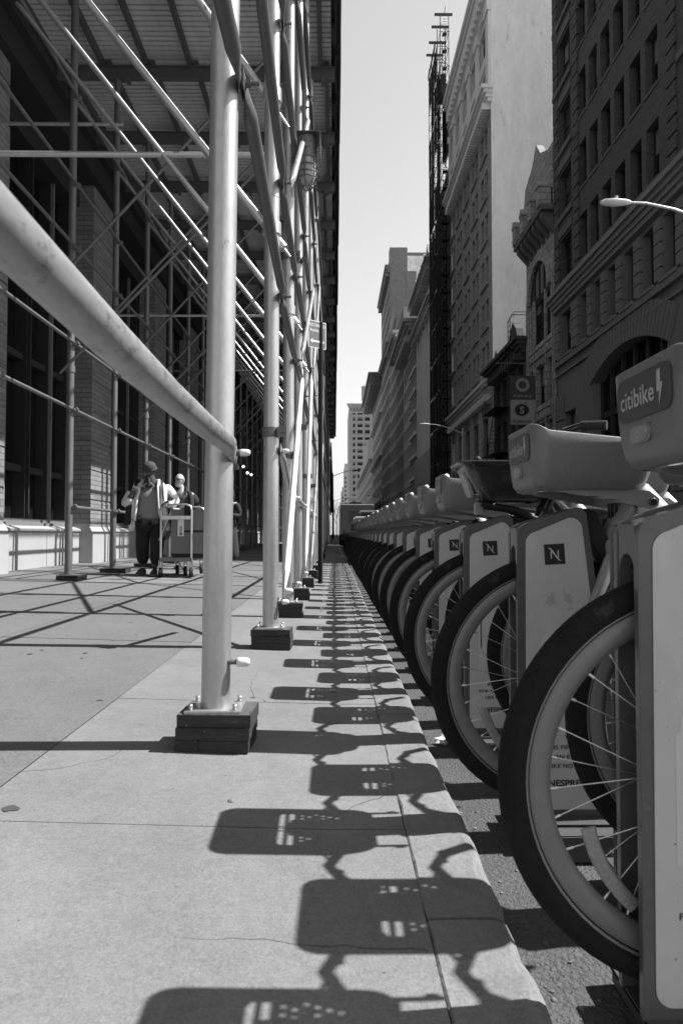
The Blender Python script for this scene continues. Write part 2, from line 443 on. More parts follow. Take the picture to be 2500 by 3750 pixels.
for i, y in enumerate(inner_y):
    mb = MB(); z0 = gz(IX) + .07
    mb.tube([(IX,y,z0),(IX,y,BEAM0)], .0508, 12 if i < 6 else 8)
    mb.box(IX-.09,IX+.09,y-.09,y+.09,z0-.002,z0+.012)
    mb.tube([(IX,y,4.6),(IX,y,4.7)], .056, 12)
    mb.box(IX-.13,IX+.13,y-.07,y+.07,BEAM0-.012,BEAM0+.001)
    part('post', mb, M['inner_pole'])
for (y_, zz) in ((4.45,1.46),(4.45,4.62),(6.1,1.5),(6.1,3.3),(7.7,2.0),(7.7,3.9),(9.5,1.6),(11.4,1.6)):     # split-ring couplers with bolt lugs
    mb = MB(); lx_ = Lx(zz) if y_ == 2.41 else 0
    mb.tube([(PX+lx_,y_,zz-.032),(PX+lx_,y_,zz+.032)], .0575, 18)
    mb.box(PX+lx_+.045,PX+lx_+.105,y_-.075,y_-.035,zz-.03,zz+.03)
    mb.cyl((PX+lx_+.085,y_-.095,zz),(PX+lx_+.085,y_-.02,zz),.011,10)
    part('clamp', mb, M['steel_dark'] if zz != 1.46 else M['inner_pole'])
# ledgers with flattened ends bolted to the street side of the outer posts
def flat_pipe(mb, a, b, r=.028, fl=.14, mi=0, n=12, bend=None):
    a, b = V3(a), V3(b); d = (b-a); L = d.length; t = d/L
    pts = [a, a+t*fl*.55, a+t*fl, a+t*(fl+.10)]
    rr = [(.004, r*1.35), (.004, r*1.4), (.012, r*1.25), (r, r)]
    if bend:
        for q in (.3,.5,.7): pts.append(a+t*L*q+V3(bend)*(1-abs(q-.5)*2)*1.0); rr.append((r,r))
    pts += [b-t*(fl+.10), b-t*fl, b-t*fl*.55, b]; rr += [(r,r),(.012,r*1.25),(.004,r*1.4),(.004,r*1.35)]
    mb.tube(pts, rr, n, mi, True, (1,0,0))
OX = PX + .056
def bolt_x(mb, x, y, z, r=.011, l=.06, mi=0):
    mb.cyl((x-.01,y,z),(x+.012,y,z),r*1.9,12,mi); mb.cyl((x,y,z),(x+l,y,z),r*.75,10,mi); mb.cyl((x+.012,y,z),(x+.03,y,z),r*1.5,6,mi,False)
lv_out = [2.36, 3.12, 4.2, 5.7, 7.0]
for j, h in enumerate(lv_out):
    for i in range(0, 7):
        a, b = outer_y[i], outer_y[i+1]
        if i == 1 and j == 1: pass
        if i == 0: b -= 0
        da = .022*(1 if i % 2 else -1)
        mb = MB()
        za = h + (.06 if i == 1 else 0)
        lxa = Lx(h) if i == 1 else 0; lxb = Lx(h) if i+1 == 1 else 0
        flat_pipe(mb, (OX+.006+(.012 if i % 2 else 0)+lxa, a-.05, h+(.06 if i == 1 else 0)), (OX+.006+(.012 if i % 2 else 0)+lxb, b+.05, h + (.06 if i+1 == 1 else 0)))
        bolt_x(mb, OX+lxb+.012, b, h + (.06 if i+1 == 1 else 0))
        part('ledger', mb, M['steel_dark'])
    for i in range(7, len(outer_y)-1, 4):
        a, b = outer_y[i], outer_y[min(i+4, len(outer_y)-1)]
        mb = MB(); mb.tube([(OX+.03,a,h),(OX+.03,b,h)], .026, 8)
        part('ledger', mb, M['steel_dark'])
# guard rails at hand height
mb = MB()
y1 = 2.38
mb.tube([(PX+.083,.03,1.138),(PX+.083,.35,1.122),(PX+.082,.65,1.105),(PX+.082,1.0,1.089),(PX+.081,1.35,1.080),(PX+.079,1.75,1.080),(PX+.074,2.10,1.087),(PX+.068,2.20,1.093),(PX+.062,2.28,1.09),(PX+.058,2.39,1.088),(PX+.058,2.46,1.087)],
        [.031,.031,.031,.031,.031,.031,.0305,.030,(.022,.033),(.010,.037),(.006,.038)], 28, 0, True, (1,0,0))
part('guard_rail', mb, M['steel_blot'])
mb = MB(); zb = 1.088
mb.cyl((PX+.055,2.42,zb),(PX+.095,2.42,zb),.012,12,1)
mb.lathe([(0,0),(.0125,0),(.013,.010),(.0125,.024),(.009,.034),(0,.036)],(PX+.080,2.42,zb),(1,0,0),18,0)
mb.cyl((PX+.055,2.43,zb-.05),(PX+.072,2.43,zb-.05),.010,8,1)
part('bolt', mb, [M['bolt_cap'],M['steel_dark']])
for i in range(2, 7):
    a, b = outer_y[i], outer_y[i+1]
    if i == 2:
        mb = MB(); flat_pipe(mb, (OX+.01,a-.04,1.36),(OX+.02,a+.62,1.12), .024, .08)
        mb.lathe([(0,0),(.016,0),(.016,.03),(.01,.042),(0,.043)],(OX+.02,a,1.34),(1,0,0),12,1)
        part('guard_rail', mb, [M['steel'],M['bolt_cap']]); continue
    mb = MB(); flat_pipe(mb, (OX+.01,a-.05,1.12),(OX+.01,b+.05,1.12), .026)
    mb.lathe([(0,0),(.015,0),(.015,.03),(.01,.042),(0,.043)],(OX+.012,a,1.12),(1,0,0),12,1)
    part('guard_rail', mb, [M['steel'],M['bolt_cap']])
# long outer diagonals (sun-lit white tubes)
diag = [(4.45,.40,6.9,2.45,None),(4.55,3.16,7.6,5.5,(.01,.0,.04)),(4.3,5.2,6.2,7.9,None),(6.1,2.4,9.5,4.25,None),(7.7,.42,9.6,3.1,None),
        (9.5,3.1,13.3,5.7,None),(9.5,.4,13.3,2.4,None),(13.3,.4,17.1,3.1,None),(17.1,3.1,20.9,5.7,None),(20.9,.4,24.7,3.1,None),(28.5,.4,32.3,3.1,None),(36.1,3.0,39.9,5.7,None)]
for k, (ya, za, yb, zb, bd) in enumerate(diag):
    mb = MB(); off = .034 + .03*(k % 2)
    flat_pipe(mb, (OX+off,ya,za),(OX+off,yb,zb), .024, .14, 0, 12, bd)
    if k == 0:
        mb.lathe([(0,0),(.018,0),(.019,.02),(.018,.045),(.011,.055),(0,.056)],(OX+off,ya,za+.03),(1,0,0),14,1)
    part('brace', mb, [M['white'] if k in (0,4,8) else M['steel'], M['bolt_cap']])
# inner ledgers
for h in (1.17, 2.52, 3.45, 4.8, 5.7, 6.95):
    for i in range(0, 25, 4):
        a = inner_y[i] - (3.4 if i == 0 else 0); b = inner_y[min(i+4, 24)]
        if a == b: continue
        if h == 1.17 and i == 0: a = inner_y[0]
        mb = MB(); mb.tube([(IX+.07,a,h),(IX+.07,b,h)], .024, 9)
        for y in inner_y[i:i+4]:
            mb.tube([(IX+.03,y,h-.02),(IX+.11,y,h+.02)], .032, 8)
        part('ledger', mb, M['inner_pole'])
# cross frames: beams, ledgers, diagonals
for n in range(1, 30):
    y = 1.9*n
    mb = MB(); 
    mb.box(-5.25, .0, y-.05, y+.05, BEAM0, BEAM0+.014); mb.box(-5.25, .0, y-.05, y+.05, BEAM1-.014, BEAM1)
    mb.box(-5.25, -.002, y-.006, y+.006, BEAM0+.014, BEAM1-.014)
    for x in (-.20, -1.9, -3.5): mb.box(x-.03,x+.03,y-.075,y+.075,BEAM0-.05,BEAM0-.001)
    part('beam', mb, M['beam'])
for i, y in enumerate(outer_y[2:25]):
    i += 2
    yi = y
    mb = MB(); d1 = V3((IX,y+.06,6.95)); o1 = V3((PX-.0,y+.06,2.80)); t = (o1-d1).normalized()
    mb.tube([d1, o1+t*(.06 if i < 5 else .02)], .0265, 12 if i < 6 else 8)
    if i < 5:
        mb.tube([o1+t*.05, o1+t*.12], .034, 12); mb.tube([o1+t*.12, o1+t*.19], [.012,.007], 8)
        mb.tube([(PX,y,o1.z-.03),(PX,y,o1.z+.05)], .062, 14)
    part('cross_brace', mb, M['steel'])
    if i == 2:
        mb = MB(); d1 = V3((IX+.3,y+.06,7.9)); o1 = V3((PX-.03,y+.05,3.72)); t = (o1-d1).normalized()
        mb.tube([d1, o1+t*.1], .0265, 12); mb.tube([(PX,y,3.66),(PX,y,3.75)], .062, 16); mb.tube([o1+t*.1,o1+t*.24],[.014,.009],8)
        part('cross_brace', mb, M['steel'])
    if y > 9:
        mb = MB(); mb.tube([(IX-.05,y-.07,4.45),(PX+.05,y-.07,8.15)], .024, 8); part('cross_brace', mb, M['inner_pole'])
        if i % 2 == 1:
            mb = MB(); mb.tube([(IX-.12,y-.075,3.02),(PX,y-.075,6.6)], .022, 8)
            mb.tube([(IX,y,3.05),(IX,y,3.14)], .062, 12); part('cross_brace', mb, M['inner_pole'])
for (y, h, x0, x1, m_) in ((6.16,4.27,-5.1,-.3,'steel'),(9.56,6.62,-5.2,-3.0,'steel'),(13.36,5.1,-5.2,-.4,'steel'),(17.1,4.9,-5.2,-.4,'steel_dark')):
    mb = MB(); mb.tube([(x0,y,h),(x1,y,h)], .026, 12); part('ledger', mb, M[m_])
# joists and deck
jx = [-.24, -.98, -1.72, -2.46, -3.2, -3.94, -4.68]
for i in range(14):
    y0 = -.5 + 4.0*i if i else -.5
    for k, x in enumerate(jx):
        xx = x + (.10 if i % 2 else 0)
        mb = MB(); mb.box(xx-.035, xx+.035, y0-.1, y0+4.25, BEAM1+.002, DECKZ-.006)
        part('joist', mb, M['joist'])
mb = MB(); p = .095; p = .11; prof = [(0,0),(.074,0),(.080,.055),(.104,.055),(.11,0)]
y = -1.0
xs0, xs1 = -5.12, -.06
sheets = [(-5.12,-3.5,0),(-3.505,-1.85,.004),(-1.855,-.06,.001)]
vv = []; ff = []
while y < SHED_END:
    for (xa, xb, dz) in sheets:
        b = len(vv)
        for (dy, dz2) in prof[:-1] + [(p,0)]:
            for x in (xa, xb): vv.append((x, y+dy, DECKZ+dz+dz2))
        for q in range(4): ff.append((b+2*q, b+2*q+2, b+2*q+3, b+2*q+1))
    y += p
mb.add(vv, ff, 0); mb.quad((-5.2,-1,DECKZ+.06),(0,-1,DECKZ+.06),(0,SHED_END,DECKZ+.06),(-5.2,SHED_END,DECKZ+.06), 1)
part('deck', mb, [M['deck'], M['fascia']])
mb = MB()
y = -1.0
while y < SHED_END:
    l = min(2.44, SHED_END-y); j = RND.uniform(-.012,.012)
    mb.box(.075+j, .105+j, y+.003, y+l-.003, 8.72, 9.95); y += 2.44
mb.box(.04,.074,-1,SHED_END,8.95,9.05); mb.box(.04,.074,-1,SHED_END,9.6,9.7)
for k in range(48): mb.box(.0,.073,-.9+1.2*k,-.81+1.2*k,8.74,9.9)
for k in range(60): mb.box(-.056,.0,-.9+.95*k,-.55+.95*k,8.76,8.86)
part('fascia', mb, M['fascia'])
# timber blocks under the posts
def wood_block(x, y, w, d, layers, label, seed, group=None, light=False):
    rr = random.Random(seed); mb = MB(); z = gz(x)
    zz = z
    for k in range(layers):
        t = .038 if layers != 3 else .043
        a = rr.uniform(-.006,.006); b2 = rr.uniform(-.006,.006)
        mb.box(-w/2+a, w/2+a, -d/2+b2, d/2+b2, zz-z, zz-z+t-.0008*rr.random(), 0); zz += t
    mb.m = [0 if q < 6*layers-5+1 or q not in (6*layers-5,) else 1 for q in range(len(mb.m))]
    mb.m = [1 if q == 6*(layers-1)+1 else 0 for q in range(len(mb.m))]  # only the upper face of the top board takes the painted sunlit tone
    for q in range(5): mb.cyl((rr.uniform(-.1,.1),-d/2-.008,rr.uniform(.02,layers*t-.02)),(0+rr.uniform(-.1,.1)*0+0,0,0.02),.004,6,2) if False else None
    for q in range(4):
        nx_, nz_ = rr.uniform(-.1,.1), rr.uniform(.02,layers*t-.015); mb.cyl((nx_,-d/2-.008,nz_),(nx_,-d/2+.02,nz_),.0045,7,2)
    o = mb.build('timber_block', [M['wood'], M['wood_light'], M['steel_dark']], None, (x,y,z), rr.uniform(-.05,.05), .0035)
    return tag(o, label, 'timber block', group)
names = ['big three-layer block of dark timber under the nearest scaffold post','dark stacked timber block under the second post of the kerb-side row',
         'timber block under the third kerb-side post, partly hidden by a white brace','timber block under the fourth kerb-side post']
wood_block(PX,outer_y[0],.25,.18,3,'timber block under the scaffold post beside the camera',5,'timber blocks under the scaffold posts')
for i in range(1, 12):
    lb = names[i-1] if i <= 4 else 'small timber block far along the kerb-side row of scaffold posts'
    wood_block(PX+.008,outer_y[i],.25,.18,3,lb,20+i,'timber blocks under the scaffold posts')
for i in range(0, 10):
    lb = ('layered timber block under the leftmost inner scaffold post','low timber pad under the inner post left of the walking man')[i] if i < 2 else 'low timber pad far along the inner row of scaffold posts'
    wood_block(IX+.05,inner_y[i],.30 if i == 0 else .42,.32,2,lb,60+i,'timber blocks under the scaffold posts')
for i in range(0):
    pass

# caged lamp under the scaffold
cl = thing('cage_lamp', 'caged jelly-jar work lamp hanging on the kerb side of the scaffold', 'lamp', (-.245, 6.0, 4.17))
mb = MB(); mb.cyl((0,0,.0),(0,0,.16),.083,22); mb.cyl((0,0,.10),(0,0,.108),.088,22); mb.cyl((0,0,.0),(0,0,-.03),.088,22)
mb.cyl((.0,-.075,.06),(.0,-.092,.06),.02,10)
mb.build('housing', M['frame_mid'], cl)
mb = MB(); mb.box(-.14,.12,-.12,.13,.16,.168); mb.box(.112,.12,-.12,.13,-.02,.16); mb.box(-.05,-.02,-.02,.02,.168,.6)
mb.build('bracket', M['steel_dark'], cl)
mb = MB(); mb.lathe([(.074,0),(.076,-.08),(.074,-.16),(.055,-.215),(.02,-.235),(0,-.238)],(0,0,-.03),(0,0,1),20)
g = mat('lamp glass', .32, .08, .1, ((30,.3),)); mb.build('glass_jar', g, cl)
mb = MB()
for k in range(6):
    a = 2*PI*k/6 + .3
    mb.tube([(math.cos(a)*q,math.sin(a)*q,z) for q,z in ((.086,-.03),(.088,-.15),(.082,-.21),(.045,-.285))], .005, 6)
for q,z in ((.089,-.10),(.089,-.16),(.085,-.205),(.045,-.285)): mb.torus((0,0,z),(0,0,1),q,.0048,22,6)
mb.build('cage', M['steel_dark'], cl)

# no-standing sign on its perforated post
sg = thing('street_sign', 'no standing sign on a dark perforated metal post at the kerb', 'sign', (-.215, 10.25, gz(-.19)))
mb = MB(); mb.box(-.035,.02,-.005,.03,0,3.95); mb.box(.02,.038,-.006,.03,0,3.95,1)
for k in range(120): mb.box(.025,.033,-.0075,-.0065,.08+.032*k,.092+.032*k,2)
mb.build('post', [M['black'],M['frame_mid'],M['letter_dark']], sg)
red = mat('sign ground', .13, .4, 0, ((6,.05),))
mb = MB(); th = math.radians(37)
u = V3((math.cos(th), math.sin(th), 0)); v = V3((0,0,1)); n = u.cross(v)
cz = 3.75
o = V3((-.060,-.02,cz)) - u*.155 + n*.012
mb.prism(rrect(0,.325,-.205,.205,.018), o, u, v, n, .003, 0)
mb.prism(rrect(.010,.315,-.195,.195,.014), o+n*.003, u, v, n, .0012, 1)
oo = o + n*.0055
text_on(mb,'NO STANDING',oo+u*.022+v*.115,u,v,.066,0,'l',.012,.275)
text_on(mb,'Anytime',oo+u*.022+v*.040,u,v,.066,0,'l',.012,.165)
mb.prism([(.03,-.105),(.075,-.066),(.075,-.092),(.245,-.092),(.245,-.066),(.292,-.105),(.245,-.144),(.245,-.118),(.075,-.118),(.075,-.144)], oo, u, v, n, .0008, 0)
mb.build('sign_plate', [M['white'], red], sg)

# string of lit bulbs deep under the scaffold
st = thing('string_lights', 'string of small lit bulbs sagging between the inner scaffold posts', 'string lights', (-3.3, 20, 3.0))
bulb_m = mat('lit bulb', .8, .4, 0, ()); bulb_m.node_tree.nodes['Principled BSDF'].inputs['Emission Color'].default_value = (1,1,1,1)
bulb_m.node_tree.nodes['Principled BSDF'].inputs['Emission Strength'].default_value = 2.5
bp = [V3(p)-V3((-3.3,20,3.0)) for p in ((-3.35,17.1,3.3),(-3.02,22.6,3.15),(-3.0,24.6,3.05),(-3.0,30.5,3.35),(-3.1,36,3.3))]
pts = []
for i in range(4):
    for q in range(6):
        t = q/6; p = bp[i].lerp(bp[i+1], t); p.z -= .18*math.sin(PI*t)*(1 if i != 1 else .4); pts.append(p)
pts.append(bp[-1])
mb = MB(); mb.tube(pts, .012, 6); mb.build('cable', M['black'], st)
for p in (bp[1], bp[2], bp[3], pts[9], pts[21]):
    mb = MB(); mb.cyl(p, p-V3((0,0,.08)), .025, 8, 1); mb.sphere(p-V3((0,0,.12)), .042, 12, 0); mb.build('bulb', [bulb_m, M['black']], st)

# ------------------------------------------------------------------ building on the left, under the scaffold
lb = thing('brick_building', 'brick building with granite base and dark tall shop windows behind the scaffold', 'building', (-5.4, 26, gz(-5.4)))
LO = V3(lb.location)
def lpart(name, mbb, mats, bevel=0, parent=None):
    o = mbb.build(name, mats, None, bevel=bevel)
    for vx in o.data.vertices: vx.co -= LO
    o.parent = parent or lb
    return o
py = [4.25+4.9*i for i in range(-1, 11)]
BT = .94
# stone base in long blocks
mb = MB()
y = -1.0
while y < 57:
    mb.box(-5.9,-5.2,y+.004,min(y+1.22,57)-.004,-.1,BT-.10,0); y += 1.22
mb.prism([(-5.9,BT-.1),(-5.17,BT-.1),(-5.17,BT-.05),(-5.32,BT),(-5.9,BT)], (0,-1,0),(1,0,0),(0,0,1),(0,1,0),58,0)
lpart('stone_base', mb, M['base_stone'], .008)
for y0 in py:
    mb = MB(); z = .1
    mb.box(-5.9,-5.0,y0,y0+1.22,BT+.02,BT+.07,1)
    z = BT+.07; k = 0
    while z < 7.95:
        h = .62 if k else .5
        mb.box(-5.9,-5.0,y0,y0+1.22,z,z+h-.035,0); mb.box(-5.9,-5.016,y0+.016,y0+1.204,z+h-.035,z+h,0); z += h; k += 1
    lpart('pillar', mb, [M['brick_left_y'], M['base_stone']])
    mb = MB(); mb.prism([(-5.9,0),(-4.93,0),(-4.93,.80),(-5.0,.94),(-5.9,.94)], (0,y0-.05,.02),(1,0,0),(0,0,1),(0,1,0),1.32,0)
    lpart('pillar_base', mb, M['base_stone'], .01)
for i in range(len(py)-1):
    a, b = py[i]+1.22, py[i+1]
    mb = MB(); W = b-a
    # sill steps, frame posts, glass
    mb.box(-5.75,-5.40,a,b,BT-.02,BT+.06,2); mb.box(-5.75,-5.46,a,b,BT+.06,BT+.13,2)
    mb.box(-5.80,-5.72,a,b,BT+.1,7.6,1)
    for q in range(5):
        yy = a + W*q/4; wq = .07 if q in (0,4) else .05
        mb.box(-5.72,-5.50,yy-wq,yy+wq,BT+.13,7.6,0); mb.box(-5.50,-5.44,yy-wq*.45,yy+wq*.45,BT+.13,7.6,2 if q in (1,3) else 0)
        if q < 4:
            for dq in (.12,.2): mb.box(-5.72,-5.6,yy+W/4*dq,yy+W/4*dq+.03,BT+.13,7.6,0)
    for zz in (1.9,3.9,5.6): mb.box(-5.72,-5.56,a,b,zz,zz+.12,0)
    lpart('window', mb, [M['frame_dark'], M['glass'], M['frame_mid']])
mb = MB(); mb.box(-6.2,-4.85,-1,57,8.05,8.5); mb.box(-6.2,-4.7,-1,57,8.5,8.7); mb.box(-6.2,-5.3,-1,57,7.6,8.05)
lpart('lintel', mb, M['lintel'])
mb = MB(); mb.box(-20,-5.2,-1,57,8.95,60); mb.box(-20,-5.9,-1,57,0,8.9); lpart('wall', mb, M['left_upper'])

# ------------------------------------------------------------------ bike docks
DK_T = .046          # half thickness
def make_dock():
    t = thing('bike_dock', '', 'bike dock', (0,0,0), 0, 'bike docks along the kerb')
    prof = [(0,.07),(.272,.07),(.235,.45),(.182,.855),(.170,.868),(.155,.868),(.025,.828),(.008,.818),(0,.80)]
    mb = MB()
    for s in (-1, 1):
        y0 = -DK_T if s < 0 else .031
        mb.prism([(p[0],p[1]) for p in prof], (0,y0+.015,0),(1,0,0),(0,0,1),(0,-1,0),.015)
    # front face above the wheel slot, with a round arch
    arch = [(-.0305,.70)] + [(math.cos(PI-PI*q/8)*.0285, .735+math.sin(PI-PI*q/8)*.034) for q in range(9)] + [(.0305,.70),(.0305,.818),(-.0305,.818)]
    poly = [(-.0305,.70),(-.0285,.70)] + [(math.cos(PI-PI*q/8)*.0285, .735+math.sin(PI-PI*q/8)*.034) for q in range(9)] + [(.0285,.70),(.0305,.70),(.0305,.815),(-.0305,.815)]
    mb.prism(poly, (.002,0,0),(0,-1,0),(0,0,1),(-1,0,0),-.02)
    top = [(.006,.806),(.026,.822),(.155,.862),(.175,.856),(.175,.84),(.155,.84),(.026,.80)]
    mb.prism(top, (0,.0305,0),(1,0,0),(0,0,1),(0,-1,0),.061)
    mb.build('shell', M['dock'], t, bevel=.0055, seg=3)
    mb = MB(); mb.prism([(.23,.09),(.262,.09),(.225,.45),(.178,.84),(.16,.84)], (0,.030,0),(1,0,0),(0,0,1),(0,-1,0),.06)
    mb.prism([(.184,.80),(.300,.62),(.31,.64),(.215,.862),(.184,.868)], (0,.028,0),(1,0,0),(0,0,1),(0,-1,0),.056)
    mb.build('lock_housing', M['black'], t, bevel=.004)
    mb = MB(); mb.box(.03,.62,-.15,.15,.004,.068); mb.box(.0,.30,-.10,.10,.068,.074)
    mb.build('ground_plate', M['plate'], t, bevel=.008)
    # printed panel on each side
    for s in (-1, 1):
        mb = MB()
        def P(x, z, lift=0): return V3((x, s*(DK_T+.0008+lift), z))
        u = V3((1,0,0)) if s < 0 else V3((-1,0,0)); v = V3((0,0,1)); n = V3((0,s,0))
        edge = []
        def corner(cx, cz, r, a0, a1):
            for q in range(7):
                a = a0+(a1-a0)*q/6; edge.append((cx+math.cos(a)*r, cz+math.sin(a)*r))
        corner(.044,.118,.026,PI,1.5*PI); corner(.222,.118,.026,1.5*PI,2*PI); 
        corner(.140,.812,.030,.06,PI*.5+.18); corner(.052,.775,.030,PI*.5+.2,PI)
        poly = edge if s < 0 else [(-p[0],p[1]) for p in reversed(edge)]
        mb.prism(poly, P(0,0), u, v, n, .0015, 0)
        pale = [(.018+.0,.11)]
        # pale cup-like patch and strip low on the print
        lo = rrect(.060,.150,.36,.545,.030); lo2 = rrect(.052,.064,.30,.50,.004)
        for pl in (lo, lo2):
            pp = pl if s < 0 else [(-p[0],p[1]) for p in reversed(pl)]
            mb.prism(pp, P(0,0)+n*.0015, u, v, n, .0006, 1)
        pp = [(.072,.719),(.125,.722),(.122,.775),(.069,.772)]
        pp = pp if s < 0 else [(-p[0],p[1]) for p in reversed(pp)]
        mb.prism(pp, P(0,0)+n*.0015, u, v, n, .0008, 2)
        c = P(.097,.747)+n*.0026
        text_on(mb,'N', c - v*.0115 - u*.0105, u, v, .032, 1, 'l', -.004, .021)
        for sg_, a0 in ((1,0),(-1,PI)):
            q = [(-.0185,.017),(-.010,.0155),(-.003,.0075),(.004,-.004),(-.0045,.004),(-.011,.0125)]
            q = [(p[0]*sg_,p[1]*sg_) for p in q]
            mb.prism(q, c, u, v, n, .0003, 1)
        xm = .138 if s < 0 else -.138
        for k, (tx, zz, sz, bo, wd) in enumerate((('VISIT',.272,.0150,.016,.040),('85 FIFTH AVE',.2450,.0150,.016,.108),('FOR AN EXPERIENCE',.2215,.0150,.016,.168),('LIKE NO OTHER',.1980,.0150,.016,.124),('NESPRESSO',.152,.022,.028,.126))):
            text_on(mb, tx, P(0,zz)+n*.0024+u*xm, u, v, sz, 3, 'c', bo, wd)
        for q in range(2):
            arc = [(.085+q*.012+.05*k/8, .292-.010*q-.006*math.sin(PI*k/8)) for k in range(9)]
        mb.build('printed_panel', [M['panel'], M['panel2'], M['emblem'], M['letter_dark']], t)
    return t

# ------------------------------------------------------------------ rental bikes
WZ = .414; WR = .33
def make_wheel(parent, name, x, z, reflector=True):
    mb = MB(); k = 12
    # hub is the part's own mesh; tyre, rim and spokes are sub-parts
    mb.cyl((x,-.045,z),(x,.045,z),.034,18); mb.cyl((x,-.052,z),(x,.052,z),.013,10)
    for s in (-1,1): mb.cyl((x,s*.026,z),(x,s*.032,z),.044,18)
    w = mb.build(name, M['rim'], parent)
    mb = MB()
    prof = [(.284,-.0125),(.289,-.017),(.299,-.022),(.311,-.0215),(.322,-.0165),(.3285,-.008),(.330,0),(.3285,.008),(.322,.0165),(.311,.0215),(.299,.022),(.289,.017),(.284,.0125)]
    mb.lathe(prof,(x,0,z),(0,1,0),72,0)
    for s in (-1,1): mb.lathe([(.2865,s*.0158),(.2885,s*.0182),(.2905,s*.0180)],(x,0,z),(0,1,0),72,1)
    mb.build('tyre', [M['tyre'], M['rim']], w)
    mb = MB(); mb.lathe([(.285,-.012),(.284,-.0145),(.262,-.0125),(.249,-.008),(.2475,0),(.249,.008),(.262,.0125),(.284,.0145),(.285,.012)],(x,0,z),(0,1,0),72,0)
    mb.build('rim', M['rim'], w)
    mb = MB()
    for q in range(32):
        s = 1 if q % 2 else -1; a = 2*PI*(q+.3)/32; a2 = a + (.55 if (q//2) % 2 else -.55)
        A = V3((x+math.cos(a)*.25, s*.003, z+math.sin(a)*.25)); B = V3((x+math.cos(a2)*.041, s*.029, z+math.sin(a2)*.041))
        mb.tube([A,B], .00095, 5, 0, False); mb.tube([A, A+(B-A)*.06], .0024, 6, 0, False)
    mb.build('spokes', M['spoke'], w)
    if reflector:
        mb = MB(); pts = []
        for q in range(9):
            a = 3.5+.66*q/8; r_ = .205+.022*q/8; pts.append(V3((x+math.cos(a)*r_,-.012,z+math.sin(a)*r_)))
        mb.tube(pts, [(.003,.0125)]*9, 10, 0, True, (0,1,0)); mb.build('reflector', M['lens'], w)
    return w

